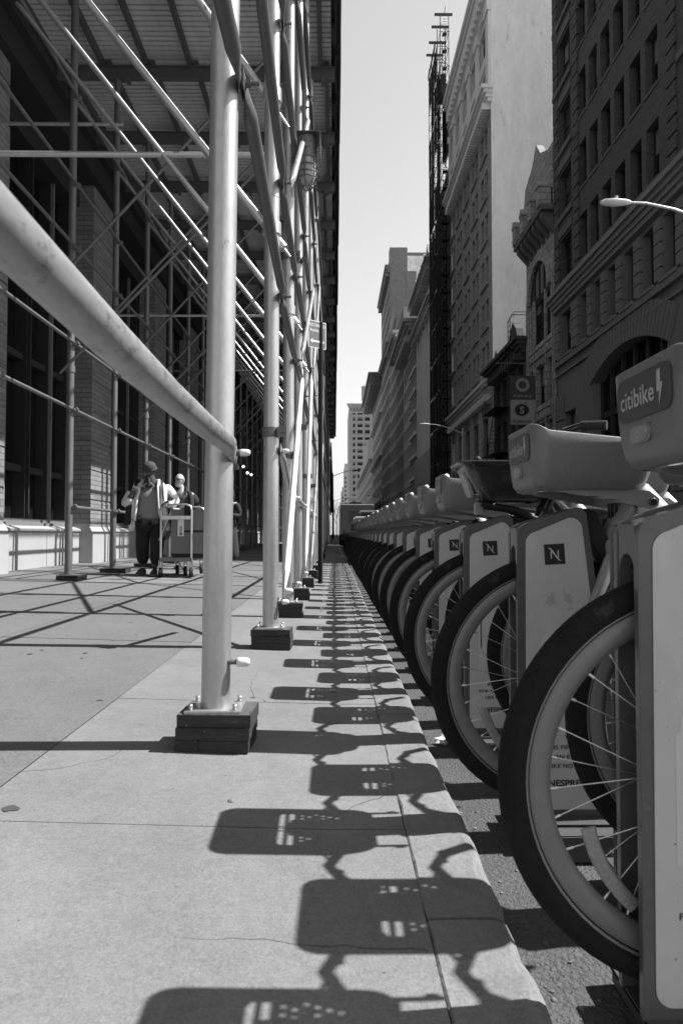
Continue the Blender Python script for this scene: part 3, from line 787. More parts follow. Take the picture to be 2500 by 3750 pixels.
def make_basket(parent, dark=False):
    if dark:
        loops = [(.925,-.03,.150,.080,.04),(.935,-.065,.170,.094,.045),(.965,-.085,.19,.104,.045),(1.03,-.118,.205,.116,.045),(1.058,-.132,.212,.122,.045),(1.064,-.150,.222,.134,.05),(1.070,-.152,.224,.135,.05)]
    else:
        loops = [(.918,-.072,.150,.098,.030),(.923,-.086,.172,.110,.036),(.938,-.096,.190,.119,.040),(.965,-.100,.202,.125,.042),(1.00,-.102,.210,.129,.042),(1.035,-.103,.214,.132,.040),(1.060,-.104,.216,.134,.038)]
    n = 7
    vs = []; rings = []
    def ring(z, x0, x1, w_, r, lift):
        pl = rrect(x0, x1, -w_, w_, r, n); out = []
        for (x, y) in pl:
            zz = z
            if lift and not dark:
                t = max(0, min(1, (-.045-x)/.05)); t = t*t*(3-2*t)
                zz += .028*t*max(0, 1-(abs(y)/.142)**6*.6) - .020*max(0,(x+.02)/.23)
            out.append((x, y, zz))
        return out
    for i, l in enumerate(loops): rings.append(ring(*l, i == len(loops)-1))
    k = len(rings[0])
    z, x0, x1, w_, r = loops[-1]; rings.append([(p[0],p[1],p[2]) for p in ring(z+.002, x0+.003, x1-.003, w_-.003, max(.01,r-.003), True)])
    for l in reversed(loops[1:]): rings.append(ring(l[0]+(.0 if l is not loops[-1] else 0), l[1]+.007, l[2]-.007, l[3]-.007, max(.01,l[4]-.007), l is loops[-1]))
    mb = MB()
    vs = [p for q in rings for p in q]
    fs = [(i*k+j, i*k+(j+1) % k, (i+1)*k+(j+1) % k, (i+1)*k+j) for i in range(len(rings)-1) for j in range(k)]
    mb.add(vs, fs, 0, True)
    # perforated floor
    cs = .0062; x0, x1, hw = loops[0][1]-.012, loops[0][2]+.012, loops[0][3]+.004
    nx = int((x1-x0)/cs); nyy = int(2*hw/cs); zf = loops[1][0]+.001
    for i in range(nx):
        for j in range(nyy):
            xc, yc = x0+(i+.5)*cs, -hw+(j+.5)*cs
            hole = False
            for sx in (-.060, -.036):
                if abs(xc-sx) < .0058 and abs(yc) < .092 and not (.010 < abs(yc) < .015): hole = True
            if -.014 < xc < .10 and (i % 3 == 0) and ((j+i//3) % 3 == 0) and abs(yc) < .09 and -yc < .085-(xc+.014)*1.1 and yc < .09: hole = True
            if hole: continue
            mb.quad((xc-cs/2,yc-cs/2,zf),(xc+cs/2,yc-cs/2,zf),(xc+cs/2,yc+cs/2,zf),(xc-cs/2,yc+cs/2,zf))
    b = mb.build('basket', M['blackgloss'] if dark else M['basket'], parent)
    if not dark:
        # dark sticker on the front with lettering
        mb = MB(); u = V3((0,-1,0)); v = V3((-.03,0,1)).normalized(); nn = V3((-1,0,-.03)).normalized()
        o = V3((-.1018,0,1.0)) + nn*.0022
        mb.prism(rrect(-.092,.092,-.003,.070,.020), o, u, v, nn, .001, 0)
        # sticker wraps round the near corner
        o2 = o + nn*.0016
        text_on(mb,'citi', o2+u*-.078+v*.018, u, v, .044, 1, 'l', .006, .046)
        text_on(mb,'bike', o2+u*-.028+v*.018, u, v, .044, 1, 'l', .014, .068)
        bolt = [(.052,.060),(.062,.062),(.062,.040),(.069,.040),(.056,.006),(.057,.028),(.050,.028)]
        mb.prism(list(reversed(bolt)) if False else bolt[::-1], o2, u, v, nn, .0004, 1)
        mb.build('sticker', [M['sticker'], M['letter_light']], b)
        mb = MB(); mb.prism(rrect(-.032,.028,-.015,.015,.009), V3((-.098,.012,.972)), u, V3((0,0,1)), V3((-1,0,-.1)).normalized(), .010, 0)
        mb.build('headlight', M['lens'], b, bevel=.003)
        mb = MB()   # under-basket rails
        for s in (-1,1):
            poly = [(-.085,.924),(-.03,.916),(.05,.902),(.17,.880),(.205,.872),(.222,.880),(.226,.898),(.200,.918),(.12,.926),(.02,.930)]
            mb.prism(poly, (0,s*.096+.005,0),(1,0,0),(0,0,1),(0,-1,0),.010, 0)
            mb.cyl((.207,s*.108,.890),(.207,s*.098,.890),.010,12,1)
            for q in (.035,.085): mb.box(q,q+.035,s*.1015-.0006,s*.1015+.0006,.908-.16*(q),.910-.16*q,1)
        mb.box(.135,.155,-.094,.094,.890,.905,0); mb.cyl((.155,.0,.85),(.155,0,.905),.020,12,1)
        mb.build('rack', [M['plastic'], M['black']], b, bevel=.002)
    else:
        mb = MB(); mb.prism(rrect(-.052,.05,-.055,.045,.012), V3((-.101,0,1.0)), V3((0,-1,0)), V3((-.35,0,1)).normalized(), V3((-1,0,-.35)).normalized(), .012, 0)
        mb.box(-.075,-.045,-.02,.02,.88,.926,0); mb.build('headlight', M['lens'], b, bevel=.004)
        mb = MB()
        for s in (-1,1): mb.tube([(-.06,s*.05,.92),(.06,s*.05,.90),(.20,s*.03,.84)], .011, 8)
        mb.build('rack', M['black'], b)
    return b

def make_bike(dark=False):
    body = M['blackgloss'] if dark else M['plastic']
    t = thing('rental_bike', '', 'bicycle', (0,0,0), 0, 'rental bikes standing in the docks')
    make_wheel(t, 'front_wheel', 0, WZ)
    make_wheel(t, 'rear_wheel', 1.09, WR+.002, False)
    ax = V3((.24,0,.566)).normalized(); H = V3((0,0,WZ))
    mb = MB()      # fork
    cr = H + ax*.37
    for s in (-1,1): mb.tube([H+V3((0,s*.047,0)), H+ax*.2+V3((0,s*.047,0)), cr+V3((0,s*.042,-.01)), cr+V3((0,s*.02,.02))], [.013,.016,.019,.019], 10)
    mb.build('fork', body, t)
    mb = MB(); mb.tube([H+ax*.36, H+ax*.50, H+ax*.62], [.030,.028,.027], 18); mb.tube([H+ax*.505, H+ax*.520], .0305, 18, 1); mb.cyl(H+ax*.62, H+ax*.67, .016, 12)
    mb.build('head_tube', [body, M['black']], t)
    mb = MB()      # low step-through frame
    p = [H+ax*.56+V3((.012,0,-.01)), V3((.272,0,.855)), V3((.345,0,.70)), V3((.47,0,.50)), V3((.62,0,.37)), V3((.74,0,.335))]
    mb.tube(p, [(.022,.03),(.040,.045),(.046,.062),(.042,.058),(.04,.05),(.038,.045)], 16, 0, True, (0,1,0))
    mb.tube([V3((.72,0,.33)), V3((.80,0,.58)), V3((.835,0,.70))], [.034,.024,.022], 14)
    for s in (-1,1):
        mb.tube([V3((.74,s*.035,.33)), V3((.92,s*.062,.335)), V3((1.09,s*.065,.335))], .014, 8)
        mb.tube([V3((.80,s*.02,.58)), V3((.95,s*.055,.46)), V3((1.09,s*.065,.345))], .011, 8)
    mb.build('frame', body if dark else M['bike_white'], t)
    mb = MB(); mb.tube([V3((.835,0,.69)), V3((.885,0,.90))], .016, 12); mb.build('seat_post', M['spoke'], t)
    mb = MB(); sad = [(-.13,.018,.02),(-.06,.028,.03),(.02,.055,.036),(.08,.078,.042),(.115,.07,.038),(.128,.04,.025)]
    mb.tube([V3((.90+q[0],0,.935)) for q in sad], [(q[1],q[2]) for q in sad], 14, 0, True, (0,1,0)); mb.build('saddle', M['black'], t)
    mb = MB()
    for s in (-1,1):
        mb.tube([V3((.235,0,1.0)), V3((.225,s*.06,1.04)), V3((.20,s*.18,1.075)), V3((.235,s*.24,1.083)), V3((.28,s*.275,1.08))], .0125, 10)
        mb.tube([V3((.235,s*.245,1.083)), V3((.305,s*.29,1.078))], .0165, 10, 1); mb.tube([V3((.215,s*.2,1.06)),V3((.20,s*.26,1.04))], .006, 6, 1)
        mb.tube([V3((.20,s*.16,1.07)),V3((.17,s*.08,1.075)),V3((.19,s*.03,1.04)),V3((.22,0,.97))], .0042, 6, 1)
    if dark: mb.v = [(p[0]+.02, p[1], p[2]+.085*min(1,max(0,(p[2]-.98)/.05))) for p in mb.v]
    mb.build('handlebar', [body, M['black']], t)
    mb = MB(); mb.lathe([(.028,0),(.028,.008),(.022,.018),(.01,.022),(0,.023)],(.222,.0,1.05),(-.2,0,1),16,0); mb.build('console', M['bike_white'] if not dark else M['black'], t)
    mb = MB(); mb.sphere((-.055,-.03,1.074),.015,10,0); mb.cyl((-.055,-.03,1.04),(-.055,-.03,1.07),.006,8); mb.build('bell', M['white'] if not dark else M['black'], t)
    mb = MB()
    pts = [(math.cos(a)*.36, math.sin(a)*.36) for a in [PI*(.06+.86*q/14) for q in range(15)]]
    mb.tube([V3((1.09+a,0,WR+b)) for a,b in pts], [(.034,.005)]*15, 10, 0, True, (0,1,0))
    mb.build('mudguard', body, t)
    mb = MB(); mb.cyl((.735,-.06,.33),(.735,-.075,.33),.075,20); mb.cyl((.735,.06,.33),(.735,.066,.33),.05,20)
    mb.tube([(.735,-.085,.33),(.80,-.09,.18)],.009,8); mb.tube([(.735,.085,.33),(.67,.09,.48)],.009,8)
    mb.box(.765,.835,-.17,-.10,.17,.19); mb.box(.635,.705,.10,.17,.47,.49); mb.build('crank', M['black'], t, bevel=.003)
    b = make_basket(t, dark); b.location = (.014,0,-.009)
    return t

Y0, STEP = 1.085, .735
BXM, BXR = .585, .810
DXM, DXR = .474, .604
NB = 28
dock0 = make_dock(); bike0 = make_bike(); bikeD = make_bike(True)
ordn = ['nearest','second','third','fourth','fifth','sixth','seventh','eighth']
def bike_label(row, k):
    if row == 0:
        if k == 0: return 'grey electric rental bike closest to the camera, basket cut off at the right edge'
        if k == 1: return 'grey rental bike whose basket side and lightning sticker show in full'
        if k == 2: return 'rental bike with a glossy black flared basket, the only dark one'
        if k == 3: return 'grey rental bike directly beyond the black-basket one, in the kerbside line'
        if k < 8: return 'grey rental bike in the kerbside line, the %s one beyond the black basket' % ['','first','second','third','fourth','fifth'][k-2]
        return 'grey rental bike far down the kerbside line, only tyre and basket corner showing'
    if k == 0: return 'set-back grey rental bike showing its wheel through the spokes of the closest bike'
    if k == 1: return 'set-back grey rental bike standing between the lightning-sticker bike and the black-basket bike'
    if k == 2: return 'set-back grey rental bike just beyond the black-basket bike, mostly hidden'
    return 'set-back grey rental bike, hidden behind the kerbside line except for small pieces'
def dock_label(row, k):
    if row == 0:
        if k == 0: return 'grey bike dock at the right edge holding the closest bike, panel cut off'
        if k == 1: return 'bike dock with the largest fully seen dark square emblem on its pale panel'
        if k == 2: return 'bike dock whose small emblem sits below the black basket'
        if k == 3: return 'bike dock with its emblem half hidden by the dock in front'
        return 'grey bike dock far along the kerbside line, a slim pale strip between tyres'
    if k == 0: return 'set-back bike dock glimpsed through the spokes of the closest wheel'
    return 'set-back bike dock hidden between the kerbside docks'
first = True
for k in range(0, NB):
    for row in (0, 1):
        y = Y0 + STEP*k + (STEP/2 if row else 0)
        bx = BXR if row else BXM; dx = DXR if row else DXM
        if k == -1 and row == 0: pass
        j = RND.uniform(-.010, .010); rz = RND.gauss(0, .016) + (0 if k > 0 or row else 0)
        src = bikeD if (row == 0 and k == 2) else bike0
        if k == -1: lb_b = 'grey rental bike beside the camera, known only by its basket shadow'; lb_d = 'bike dock beside the camera, out of the frame'
        else: lb_b = bike_label(row, k); lb_d = dock_label(row, k)
        lift = 0
        o = dup(src, (bx+j, y+RND.uniform(-.006,.006), lift), lb_b, rz)
        d = dup(dock0, (dx-(.012 if k == 0 and row == 0 else 0), y, 0), lb_d, 0)
for src in (bike0, bikeD, dock0):
    for c in list(src.children):
        for g in list(c.children): bpy.data.objects.remove(g)
        bpy.data.objects.remove(c)
    bpy.data.objects.remove(src)

# ------------------------------------------------------------------ buildings on the right
def B(name, c, **k): M[name] = mat(name.replace('_',' '), c, k.pop('rough', .85), 0, k.pop('noises', ((.5,.14),(6,.10))), k.pop('bump', (12,.006)), **k)
B('dark_brick', .085, brick=(0,.30,.085,.6), noises=((.35,.2),(5,.12)))
B('dark_band', .105, noises=((1,.2),(9,.12)))
B('rustic_stone', .15)
B('netted_wall', .32, noises=((.5,.3),(3,.2)))
B('cornice_stone', .20)
B('terracotta', .34, brick=(0,.9,.45,.55), noises=((.8,.2),(7,.15)))
B('tower_white', .90, brick=(0,.24,.08,.9,.95), noises=((.10,.22),(.6,.16),(3,.12)), stretch=(1,1,.3), spots=((.45,.07,.45),(1.2,.06,.6)), scuff=(.5,.60,.76))
B('tower_front', .34, brick=(0,.5,.16,.8))
B('tower_top', .72, noises=((.6,.08),(4,.06)))
B('sooty', .05)
M['netting'] = mat('black debris netting', .045, 1, 0, ((2.5,.6),(.8,.5)), None, (2,1,.04), spec=0)
M['tubes'] = mat('sooty scaffold tube', .02, .9, 0, ((3,.4),), None, spec=.1)
B('pale_stone', .62)
B('mid_stone', .42)
B('mid_brick', .33, brick=(0,.4,.12,.6))
B('brown_brick', .24, brick=(0,.4,.12,.6))
B('stain_white', .8, noises=((.25,.5),(1.5,.3)))
B('far_stone', .25)
B('far_pale', .32)
RX = 13.1
_wc = {}
def window_mesh(w, h, style):
    var = RND.choice((0,0,1,2,3)); key = (round(w,2), round(h,2), style, var)
    if key in _wc: return _wc[key]
    mb = MB(); fr = .07
    def frame(x0, x1, z0, z1, y, t, d, mi=0):
        mb.box(x0,x1,y,y+d,z0,z0+t,mi); mb.box(x0,x1,y,y+d,z1-t,z1,mi); mb.box(x0,x0+t,y,y+d,z0+t,z1-t,mi); mb.box(x1-t,x1,y,y+d,z0+t,z1-t,mi)
    n = {'s':1,'d':2,'t':3,'s2':1,'fan':3}[style]
    for i in range(n):
        x0 = w*i/n + (.05 if i else 0); x1 = w*(i+1)/n - (.05 if i < n-1 else 0)
        frame(x0,x1,0,h,.02,fr,.06)
        zm = h*.52
        frame(x0+fr,x1-fr,zm-.03,h-fr,.03,.045,.03); frame(x0+fr,x1-fr,fr,zm+.03,.0,.045,.03)
        mb.quad((x0+fr,.035,zm),(x0+fr,.035,h-fr),(x1-fr,.035,h-fr),(x1-fr,.035,zm),1)
        mb.quad((x0+fr,.005,fr),(x0+fr,.005,zm),(x1-fr,.005,zm),(x1-fr,.005,fr),1)
        if var: mb.quad((x0+fr,.036+.0,h-fr-(h-2*fr)*(.22,.45,.8)[var-1]*(1 if var < 3 else .55)),(x0+fr,.036,h-fr),(x1-fr,.036,h-fr),(x1-fr,.036,h-fr-(h-2*fr)*(.22,.45,.8)[var-1]*(1 if var < 3 else .55)),2)
        if i < n-1: mb.box(x1,x1+.1,0,.12,0,h,0)
    mb.quad((0,-.03,0),(0,-.03,h),(w,-.03,h),(w,-.03,0),1)
    _wc[key] = mb.mesh('window', [M['frame_dark'], M['glass'], M['blind']])
    return _wc[key]
def facade(mb, W, H, rects, z0=0, y=0, mi=0, rev=.30, mr=None, x0=0):
    xs = sorted({x0, W} | {r[0] for r in rects} | {r[1] for r in rects}); zs = sorted({z0, H} | {r[2] for r in rects} | {r[3] for r in rects})
    xs = [x for x in xs if x0 <= x <= W]; zs = [z for z in zs if z0 <= z <= H]
    for j in range(len(zs)-1):
        zc = (zs[j]+zs[j+1])/2; run = None
        for i in range(len(xs)):
            solid = False
            if i < len(xs)-1:
                xc = (xs[i]+xs[i+1])/2
                solid = not any(r[0] < xc < r[1] and r[2] < zc < r[3] for r in rects)
            if solid and run is None: run = xs[i]
            if not solid and run is not None:
                mb.quad((run,y,zs[j]),(run,y,zs[j+1]),(xs[i],y,zs[j+1]),(xs[i],y,zs[j]),mi); run = None
    mr = mi if mr is None else mr
    for (a,b,c,d) in [r[:4] for r in rects]:
        mb.quad((a,y,c),(b,y,c),(b,y-rev,c),(a,y-rev,c),mr); mb.quad((a,y,d),(a,y-rev,d),(b,y-rev,d),(b,y,d),mr)
        mb.quad((a,y,c),(a,y-rev,c),(a,y-rev,d),(a,y,d),mr); mb.quad((b,y,c),(b,y,d),(b,y-rev,d),(b,y-rev,c),mr)
def shell(mb, W, H, D, mi=0, ms=None, mroof=None):
    """back, sides and roof of a block whose front (y=0) is made by facade()"""
    ms = mi if ms is None else ms
    mb.quad((0,0,0),(0,-D,0),(0,-D,H),(0,0,H),ms); mb.quad((W,0,0),(W,0,H),(W,-D,H),(W,-D,0),ms)
    mb.quad((0,-D,0),(W,-D,0),(W,-D,H),(0,-D,H),mi); mb.quad((0,0,H),(0,-D,H),(W,-D,H),(W,0,H),mi if mroof is None else mroof)
def put_windows(root, rects, rot, origin, rev, W, maxn=100, depth_off=0):
    """each opening gets its own window object; past the hundred nearest, one mesh"""
    R_ = Matrix.Rotation(rot, 4, 'Z'); items = []
    for r in rects:
        p = V3(origin) + R_ @ V3(((r[0]+r[1])/2, 0, (r[2]+r[3])/2)); items.append(((p - V3((0,0,CAMZ))).length, r))
    items.sort(key=lambda q: q[0])
    for d, r in items[:maxn]:
        st_ = r[4] if len(r) > 4 else 's'
        link('window', window_mesh(r[1]-r[0], r[3]-r[2], st_), root, (r[0], -rev, r[2]))
    if len(items) > maxn:
        mb = MB()
        for d, r in items[maxn:]:
            me = window_mesh(r[1]-r[0], r[3]-r[2], r[4] if len(r) > 4 else 's'); b = [(v.co.x+r[0], v.co.y-rev, v.co.z+r[2]) for v in me.vertices]
            for p in me.polygons: mb.add([b[i] for i in p.vertices], [tuple(range(len(p.vertices)))], p.material_index)
        o = mb.build('window', [M['frame_dark'], M['glass'], M['blind']], root); o['kind'] = 'stuff'
def cornice(root, W, z, h, proj, m, x0=0, D=0, dent=None, name='cornice', W0=0):
    mb = MB(); n = 4
    for i in range(n):
        t0, t1 = i/n, (i+1)/n; pr = proj*(.25+.75*t1**1.3)
        mb.box(x0-pr*.6, W+pr*.6, -.05 if not D else -D, pr, z+h*t0+(.002 if i else 0), z+h*t1)
    if dent:
        k = int((W-x0)/dent)
        for q in range(k):
            xx = x0+dent*(q+.5); mb.box(xx-dent*.22, xx+dent*.22, .0, proj*.8, z-h*.45, z-.002)
    return mb.build(name, m, root)
def grid(W, cols, floors):
    """cols: (x0,x1[,style]); floors: (z0,z1)"""
    return [(c[0],c[1],f[0],f[1]) + ((c[2],) if len(c) > 2 else ()) for f in floors for c in cols]
def building(name, label, y0, W, H, D, x=RX, rot=PI/2, cat='building', z=0):
    return thing(name, label, cat, (x, y0, z), rot)

# 1 dark brick building with rusticated lower floors
yA, yB = 20.6, 39.9
bd = building('brick_building', 'very dark brick office building with quoins and rusticated lower floors at the right edge', yA, yB-yA, 44, 20)
W = yB-yA
def a_(z): return z-yA
cols = [(a_(37.15),a_(39.1),'d')] + [(a_(q),a_(q)+1.12) for q in (34.85,33.3,31.75,30.2,28.55,27.0)] + [(a_(22.3),a_(24.3),'d')]
floors = [(15.35+3.86*i, 17.75+3.86*i) for i in range(7)]
rb = grid(W, cols, floors)
low = [(a_(q),a_(q)+1.15,10.95,13.5) for q in (34.9,33.0,31.2,29.4,27.5,25.6,23.8)] + [(a_(37.15),a_(39.1),10.95,13.5,'d')]
arch_l, arch_r = a_(26.6), a_(34.4)
base = [(a_(36.9),a_(38.6),3.2,7.7,'d'), (a_(22.0),a_(24.3),3.2,7.7,'d')]
mb = MB(); facade(mb, W, 44, rb, 14.7, 0, 0, .42); 
mb.quad((0,0,14.7),(0,-20,14.7),(0,-20,44),(0,0,44),0); mb.quad((W,0,0),(W,0,44),(W,-20,44),(W,-20,0),0); mb.quad((0,0,44),(0,-20,44),(W,-20,44),(W,0,44),0)
# quoin strips, sill and head courses
for q in (39.9-.42, 37.0-.75, 26.75-.9, 21.6):
    for k in range(42):
        z0 = 14.9+.68*k; wq = .78 if k % 2 else .66
        mb.box(a_(q)-.34 if q > 39 else a_(q)-wq/2, a_(q)+.43 if q > 39 else a_(q)+wq/2, -.05, .09, z0, z0+.58)
for f in floors:
    mb.box(a_(36.9),W+.03,-.05,.12,f[0]-.42,f[0]-.12,1); mb.box(0,a_(25.4),-.05,.12,f[0]-.42,f[0]-.12,1)
    for c in cols: mb.box(c[0]-.06,c[1]+.06,-.1,.05,f[0]-.13,f[0]-.003,1)
    mb.box(a_(37.0),W,-.05,.07,f[1]+.15,f[1]+.6,1)
mb.build('wall', [M['dark_brick'], M['dark_band']], bd)
put_windows(bd, rb, PI/2, bd.location, .40, W)
for o in list(bd.children):      # coated panes in the double windows by the far corner mirror the open sky
    if o.name.startswith('window') and abs(o.location.x-cols[0][0]) < .01 and 17 < o.location.z < 31:
        o.data = o.data.copy(); o.data.materials[1] = M['glass_sky']
mb = MB(); facade(mb, W, 14.7, low + base + [(arch_l,arch_r,0,9.40)], 0, -.02, 0, .5)
# segmental arch head above the big opening (fills between the arch line and its rectangle) with voussoirs
rise = .95; cxm = (arch_l+arch_r)/2; hw = (arch_r-arch_l)/2; Rr = (hw*hw+rise*rise)/(2*rise)
def az(x): return 9.40 + (math.sqrt(max(0,Rr*Rr-(x-cxm)**2)) - (Rr-rise)) - .95
n = 24
for k in range(n):
    xa = arch_l+(arch_r-arch_l)*k/n; xb = arch_l+(arch_r-arch_l)*(k+1)/n
    mb.quad((xa,-.02,az(xa)),(xa,-.02,9.401),(xb,-.02,9.401),(xb,-.02,az(xb)),0); mb.quad((xa,-.02,az(xa)),(xb,-.02,az(xb)),(xb,-.6,az(xb)),(xa,-.6,az(xa)),0)
for k in range(27):     # voussoirs fan out around the arch
    xa = arch_l-.2+(arch_r-arch_l+.4)*k/27; xb = arch_l-.2+(arch_r-arch_l+.4)*(k+1)/27-.05
    def up(x, l): 
        dx = (x-cxm); return (x+dx/Rr*l, 0, az(x)+.02+l*math.sqrt(max(0,1-(dx/Rr)**2)))
    p0, p1, p2, p3 = (xa,0,az(xa)+.02),(xb,0,az(xb)+.02),up(xb,1.45),up(xa,1.45)
    mb.add([(p[0],-.02,p[2]) for p in (p0,p1,p2,p3)]+[(p[0],.09,p[2]) for p in (p0,p1,p2,p3)],[(4,7,6,5),(0,1,5,4),(1,2,6,5),(2,3,7,6),(3,0,4,7)],0)
piers = [(a_(q)+1.18,a_(q)+1.74) for q in (33.0,31.2,29.4,27.5,25.6)] + [(a_(36.1),a_(37.1)),(a_(39.15),W),(a_(24.98),a_(25.57)),(0,a_(22.2))]
for (p,q) in piers:
    for k in range(5): mb.box(p,q,-.05,.13,10.98+.51*k,10.98+.51*k+.46)
for k in range(9):
    mb.box(a_(38.7),W,-.05,.12,3.0+.62*k,3.0+.62*k+.54); mb.box(a_(35.4),a_(36.8),-.05,.12,1.2+.62*k,1.2+.62*k+.56); mb.box(a_(24.4),a_(26.3),-.05,.12,1.2+.62*k,1.2+.62*k+.56)
for k in range(5): mb.box(a_(38.75)+.44*k,a_(38.75)+.44*k+.39,-.05,.11,7.75,8.85)
mb.build('base_wall', M['rustic_stone'], bd)
cornice(bd, W, 13.75, .95, .55, M['cornice_stone'])
mb = MB(); mb.box(0,W,-.05,.16,10.5,10.8); mb.box(0,W,-.05,.10,9.95,10.05)
for c in low: mb.box(c[0]-.12,c[1]+.12,-.05,.2,10.8,10.95)
mb.build('string_course', M['rustic_stone'], bd)
put_windows(bd, low+base, PI/2, bd.location, .48, W)
mb = MB(); mb.box(arch_l-.1,arch_r+.1,-.62,-.58,0,9.45,1)
for k in range(7): xx = arch_l+(arch_r-arch_l)*k/6; mb.box(xx-.12,xx+.12,-.56,-.42,0,9.4,0)
mb.box(arch_l,arch_r,-.57,-.45,6.6,6.9,0); mb.build('arch_window', [M['frame_dark'],M['glass']], bd)
cornice(bd, W, 43, 1.0, .8, M['dark_band'])

# 2 narrow terracotta building with arched window and crested parapet
tb = building('terracotta_building', 'narrow ornate terracotta building with arched window and spiky roof parapet', 39.95, 6.1, 20.8, 16)
W = 6.1
tw = [(.75,1.75,z,z+2.6) for z in (5.2,9.0)] + [(1.95,4.15,z,z+2.6,'d') for z in (5.2,9.0)] + [(4.35,5.35,z,z+2.6) for z in (5.2,9.0)]
ta = [(1.0,5.1,13.0,16.0,'fan')]
mb = MB(); facade(mb, W, 20.8, tw+ta, 0, 0, 0, .45); shell(mb, W, 20.8, 16, 0)
mb.build('wall', M['terracotta'], tb)
put_windows(tb, tw+ta, PI/2, tb.location, .43, W)
mb = MB(); c0 = V3((3.05,0,16.0))
for (r0, r1, yy) in ((2.05,2.45,.22),(2.45,2.75,.12)):
    for k in range(16):
        a, b = PI*k/16, PI*(k+1)/16
        P = [(3.05+math.cos(q)*r, 16+math.sin(q)*r*1.05) for q, r in ((a,r0),(a,r1),(b,r1),(b,r0))]
        mb.prism([(p[0],p[1]) for p in P][::-1], (0,-.04,0),(1,0,0),(0,0,1),(0,1,0),yy+.04,0)
mb.build('arch_moulding', M['terracotta'], tb)
mb = MB()
pl = [(3.05+math.cos(PI*k/16)*2.05, 16+math.sin(PI*k/16)*2.05*1.05) for k in range(17)]
mb.prism(pl[::-1], (0,.004,0),(1,0,0),(0,0,1),(0,1,0),.03,1)
for q in (-1.0,0,1.0): mb.box(3.05+q-.05,3.05+q+.05,.03,.09,16,18,0)
mb.build('fanlight', [M['frame_dark'],M['glass']], tb)
mb = MB()
for z in (8.0,12.0):
    mb.box(.3,5.8,-.05,.14,z,z+.22); mb.box(.3,5.8,-.05,.10,z+.6,z+.8)
    for k in range(7): mb.box(.5+.75*k,.5+.75*k+.5,-.05,.08,z+.26,z+.56)
for x in (0,.32,1.78,4.18,5.4,5.78): mb.box(x,x+.16,-.05,.12,1,16)
mb.build('trim', M['terracotta'], tb, bevel=.02)
mb = MB()
for k in range(7): xx = .2+.87*k; mb.prism([(-.0,0),(.75,.85),(.75,1.2),(0,1.2)],(xx,0,18.9),(0,1,0),(0,0,1),(1,0,0),.36)
mb.box(-.1,6.2,-.1,.85,20.1,20.45)
mb.build('brackets', M['dark_band'], tb)
mb = MB(); mb.box(0,W,-.3,.25,20.45,22.4)
for k in range(4):
    xx = .0+1.83*k; mb.box(xx,xx+.62,.1,.95,20.4,21.5); mb.prism([(-.06,0),(.68,0),(.31,.55)],(xx,.05,21.5),(1,0,0),(0,0,1),(0,1,0),.95)
mb.prism([(0,0),(W,0),(W-.6,1.7),(3.9,2.4),(3.05,3.4),(2.2,2.4),(.6,1.7)],(0,-.3,22.4),(1,0,0),(0,0,1),(0,1,0),.5)
for x in (.1,5.2): mb.box(x,x+.75,-.9,.1,22.4,24.3)
mb.build('parapet', M['terracotta'], tb, bevel=.03)

ac = thing('air_conditioner', 'boxy window air conditioner low on the terracotta facade', 'air conditioner', (RX, 39.95, 0), PI/2)
mb = MB(); mb.box(2.2,2.95,-.2,.42,5.25,5.75); mb.build('casing', M['pale_stone'], ac, bevel=.03)
mb = MB()
for k in range(7): mb.box(2.26,2.89,.421,.432,5.31+.06*k,5.34+.06*k)
mb.build('grille', M['frame_dark'], ac)
# 3 low dark building with fire escape
fb = building('low_building', 'low dark old building with jagged cornice and fire escape beside the blank white wall', 46.2, 9.6, 14.2, 14)
W = 9.6
fw = grid(W, [(.9,2.1),(3.0,4.2),(5.4,6.6),(7.5,8.7)], [(3.8,6.0),(7.2,9.4),(10.6,12.6)])
mb = MB(); facade(mb, W, 14.2, fw, 0, 0, 0, .35); shell(mb, W, 14.2, 14, 0); mb.build('wall', M['sooty'], fb)
put_windows(fb, fw, PI/2, fb.location, .33, W)
cornice(fb, W, 13.2, 1.0, 1.0, M['sooty'], dent=.8)
mb = MB(); mb.prism([(0,0),(2.6,0),(2.2,.8),(1.3,1.5),(.4,.8)],(0,.1,14.2),(1,0,0),(0,0,1),(0,1,0),.5); mb.build('roof_crest', M['sooty'], fb); mb = MB(); mb.prism([(0,0),(1.6,0),(.8,.9)],(5.5,.1,14.2),(1,0,0),(0,0,1),(0,1,0),.5); mb.build('roof_crest', M['sooty'], fb)
fe = thing('fire_escape', 'black iron fire escape with ladder stairs on the low dark building', 'fire escape', (RX, 46.2, 0), PI/2)
mb = MB()
for z in (6.9,10.3):
    mb = MB(); mb.box(4.6,8.9,.0,1.1,z,z+.05)
    for x in [4.6+.36*k for k in range(13)]: mb.tube([(x,1.1,z),(x,1.1,z+.95)],.015,5)
    mb.tube([(4.6,1.1,z+.95),(8.9,1.1,z+.95)],.022,6); mb.tube([(4.6,0,z+.95),(4.6,1.1,z+.95)],.022,6); mb.build('platform', M['black'], fe)

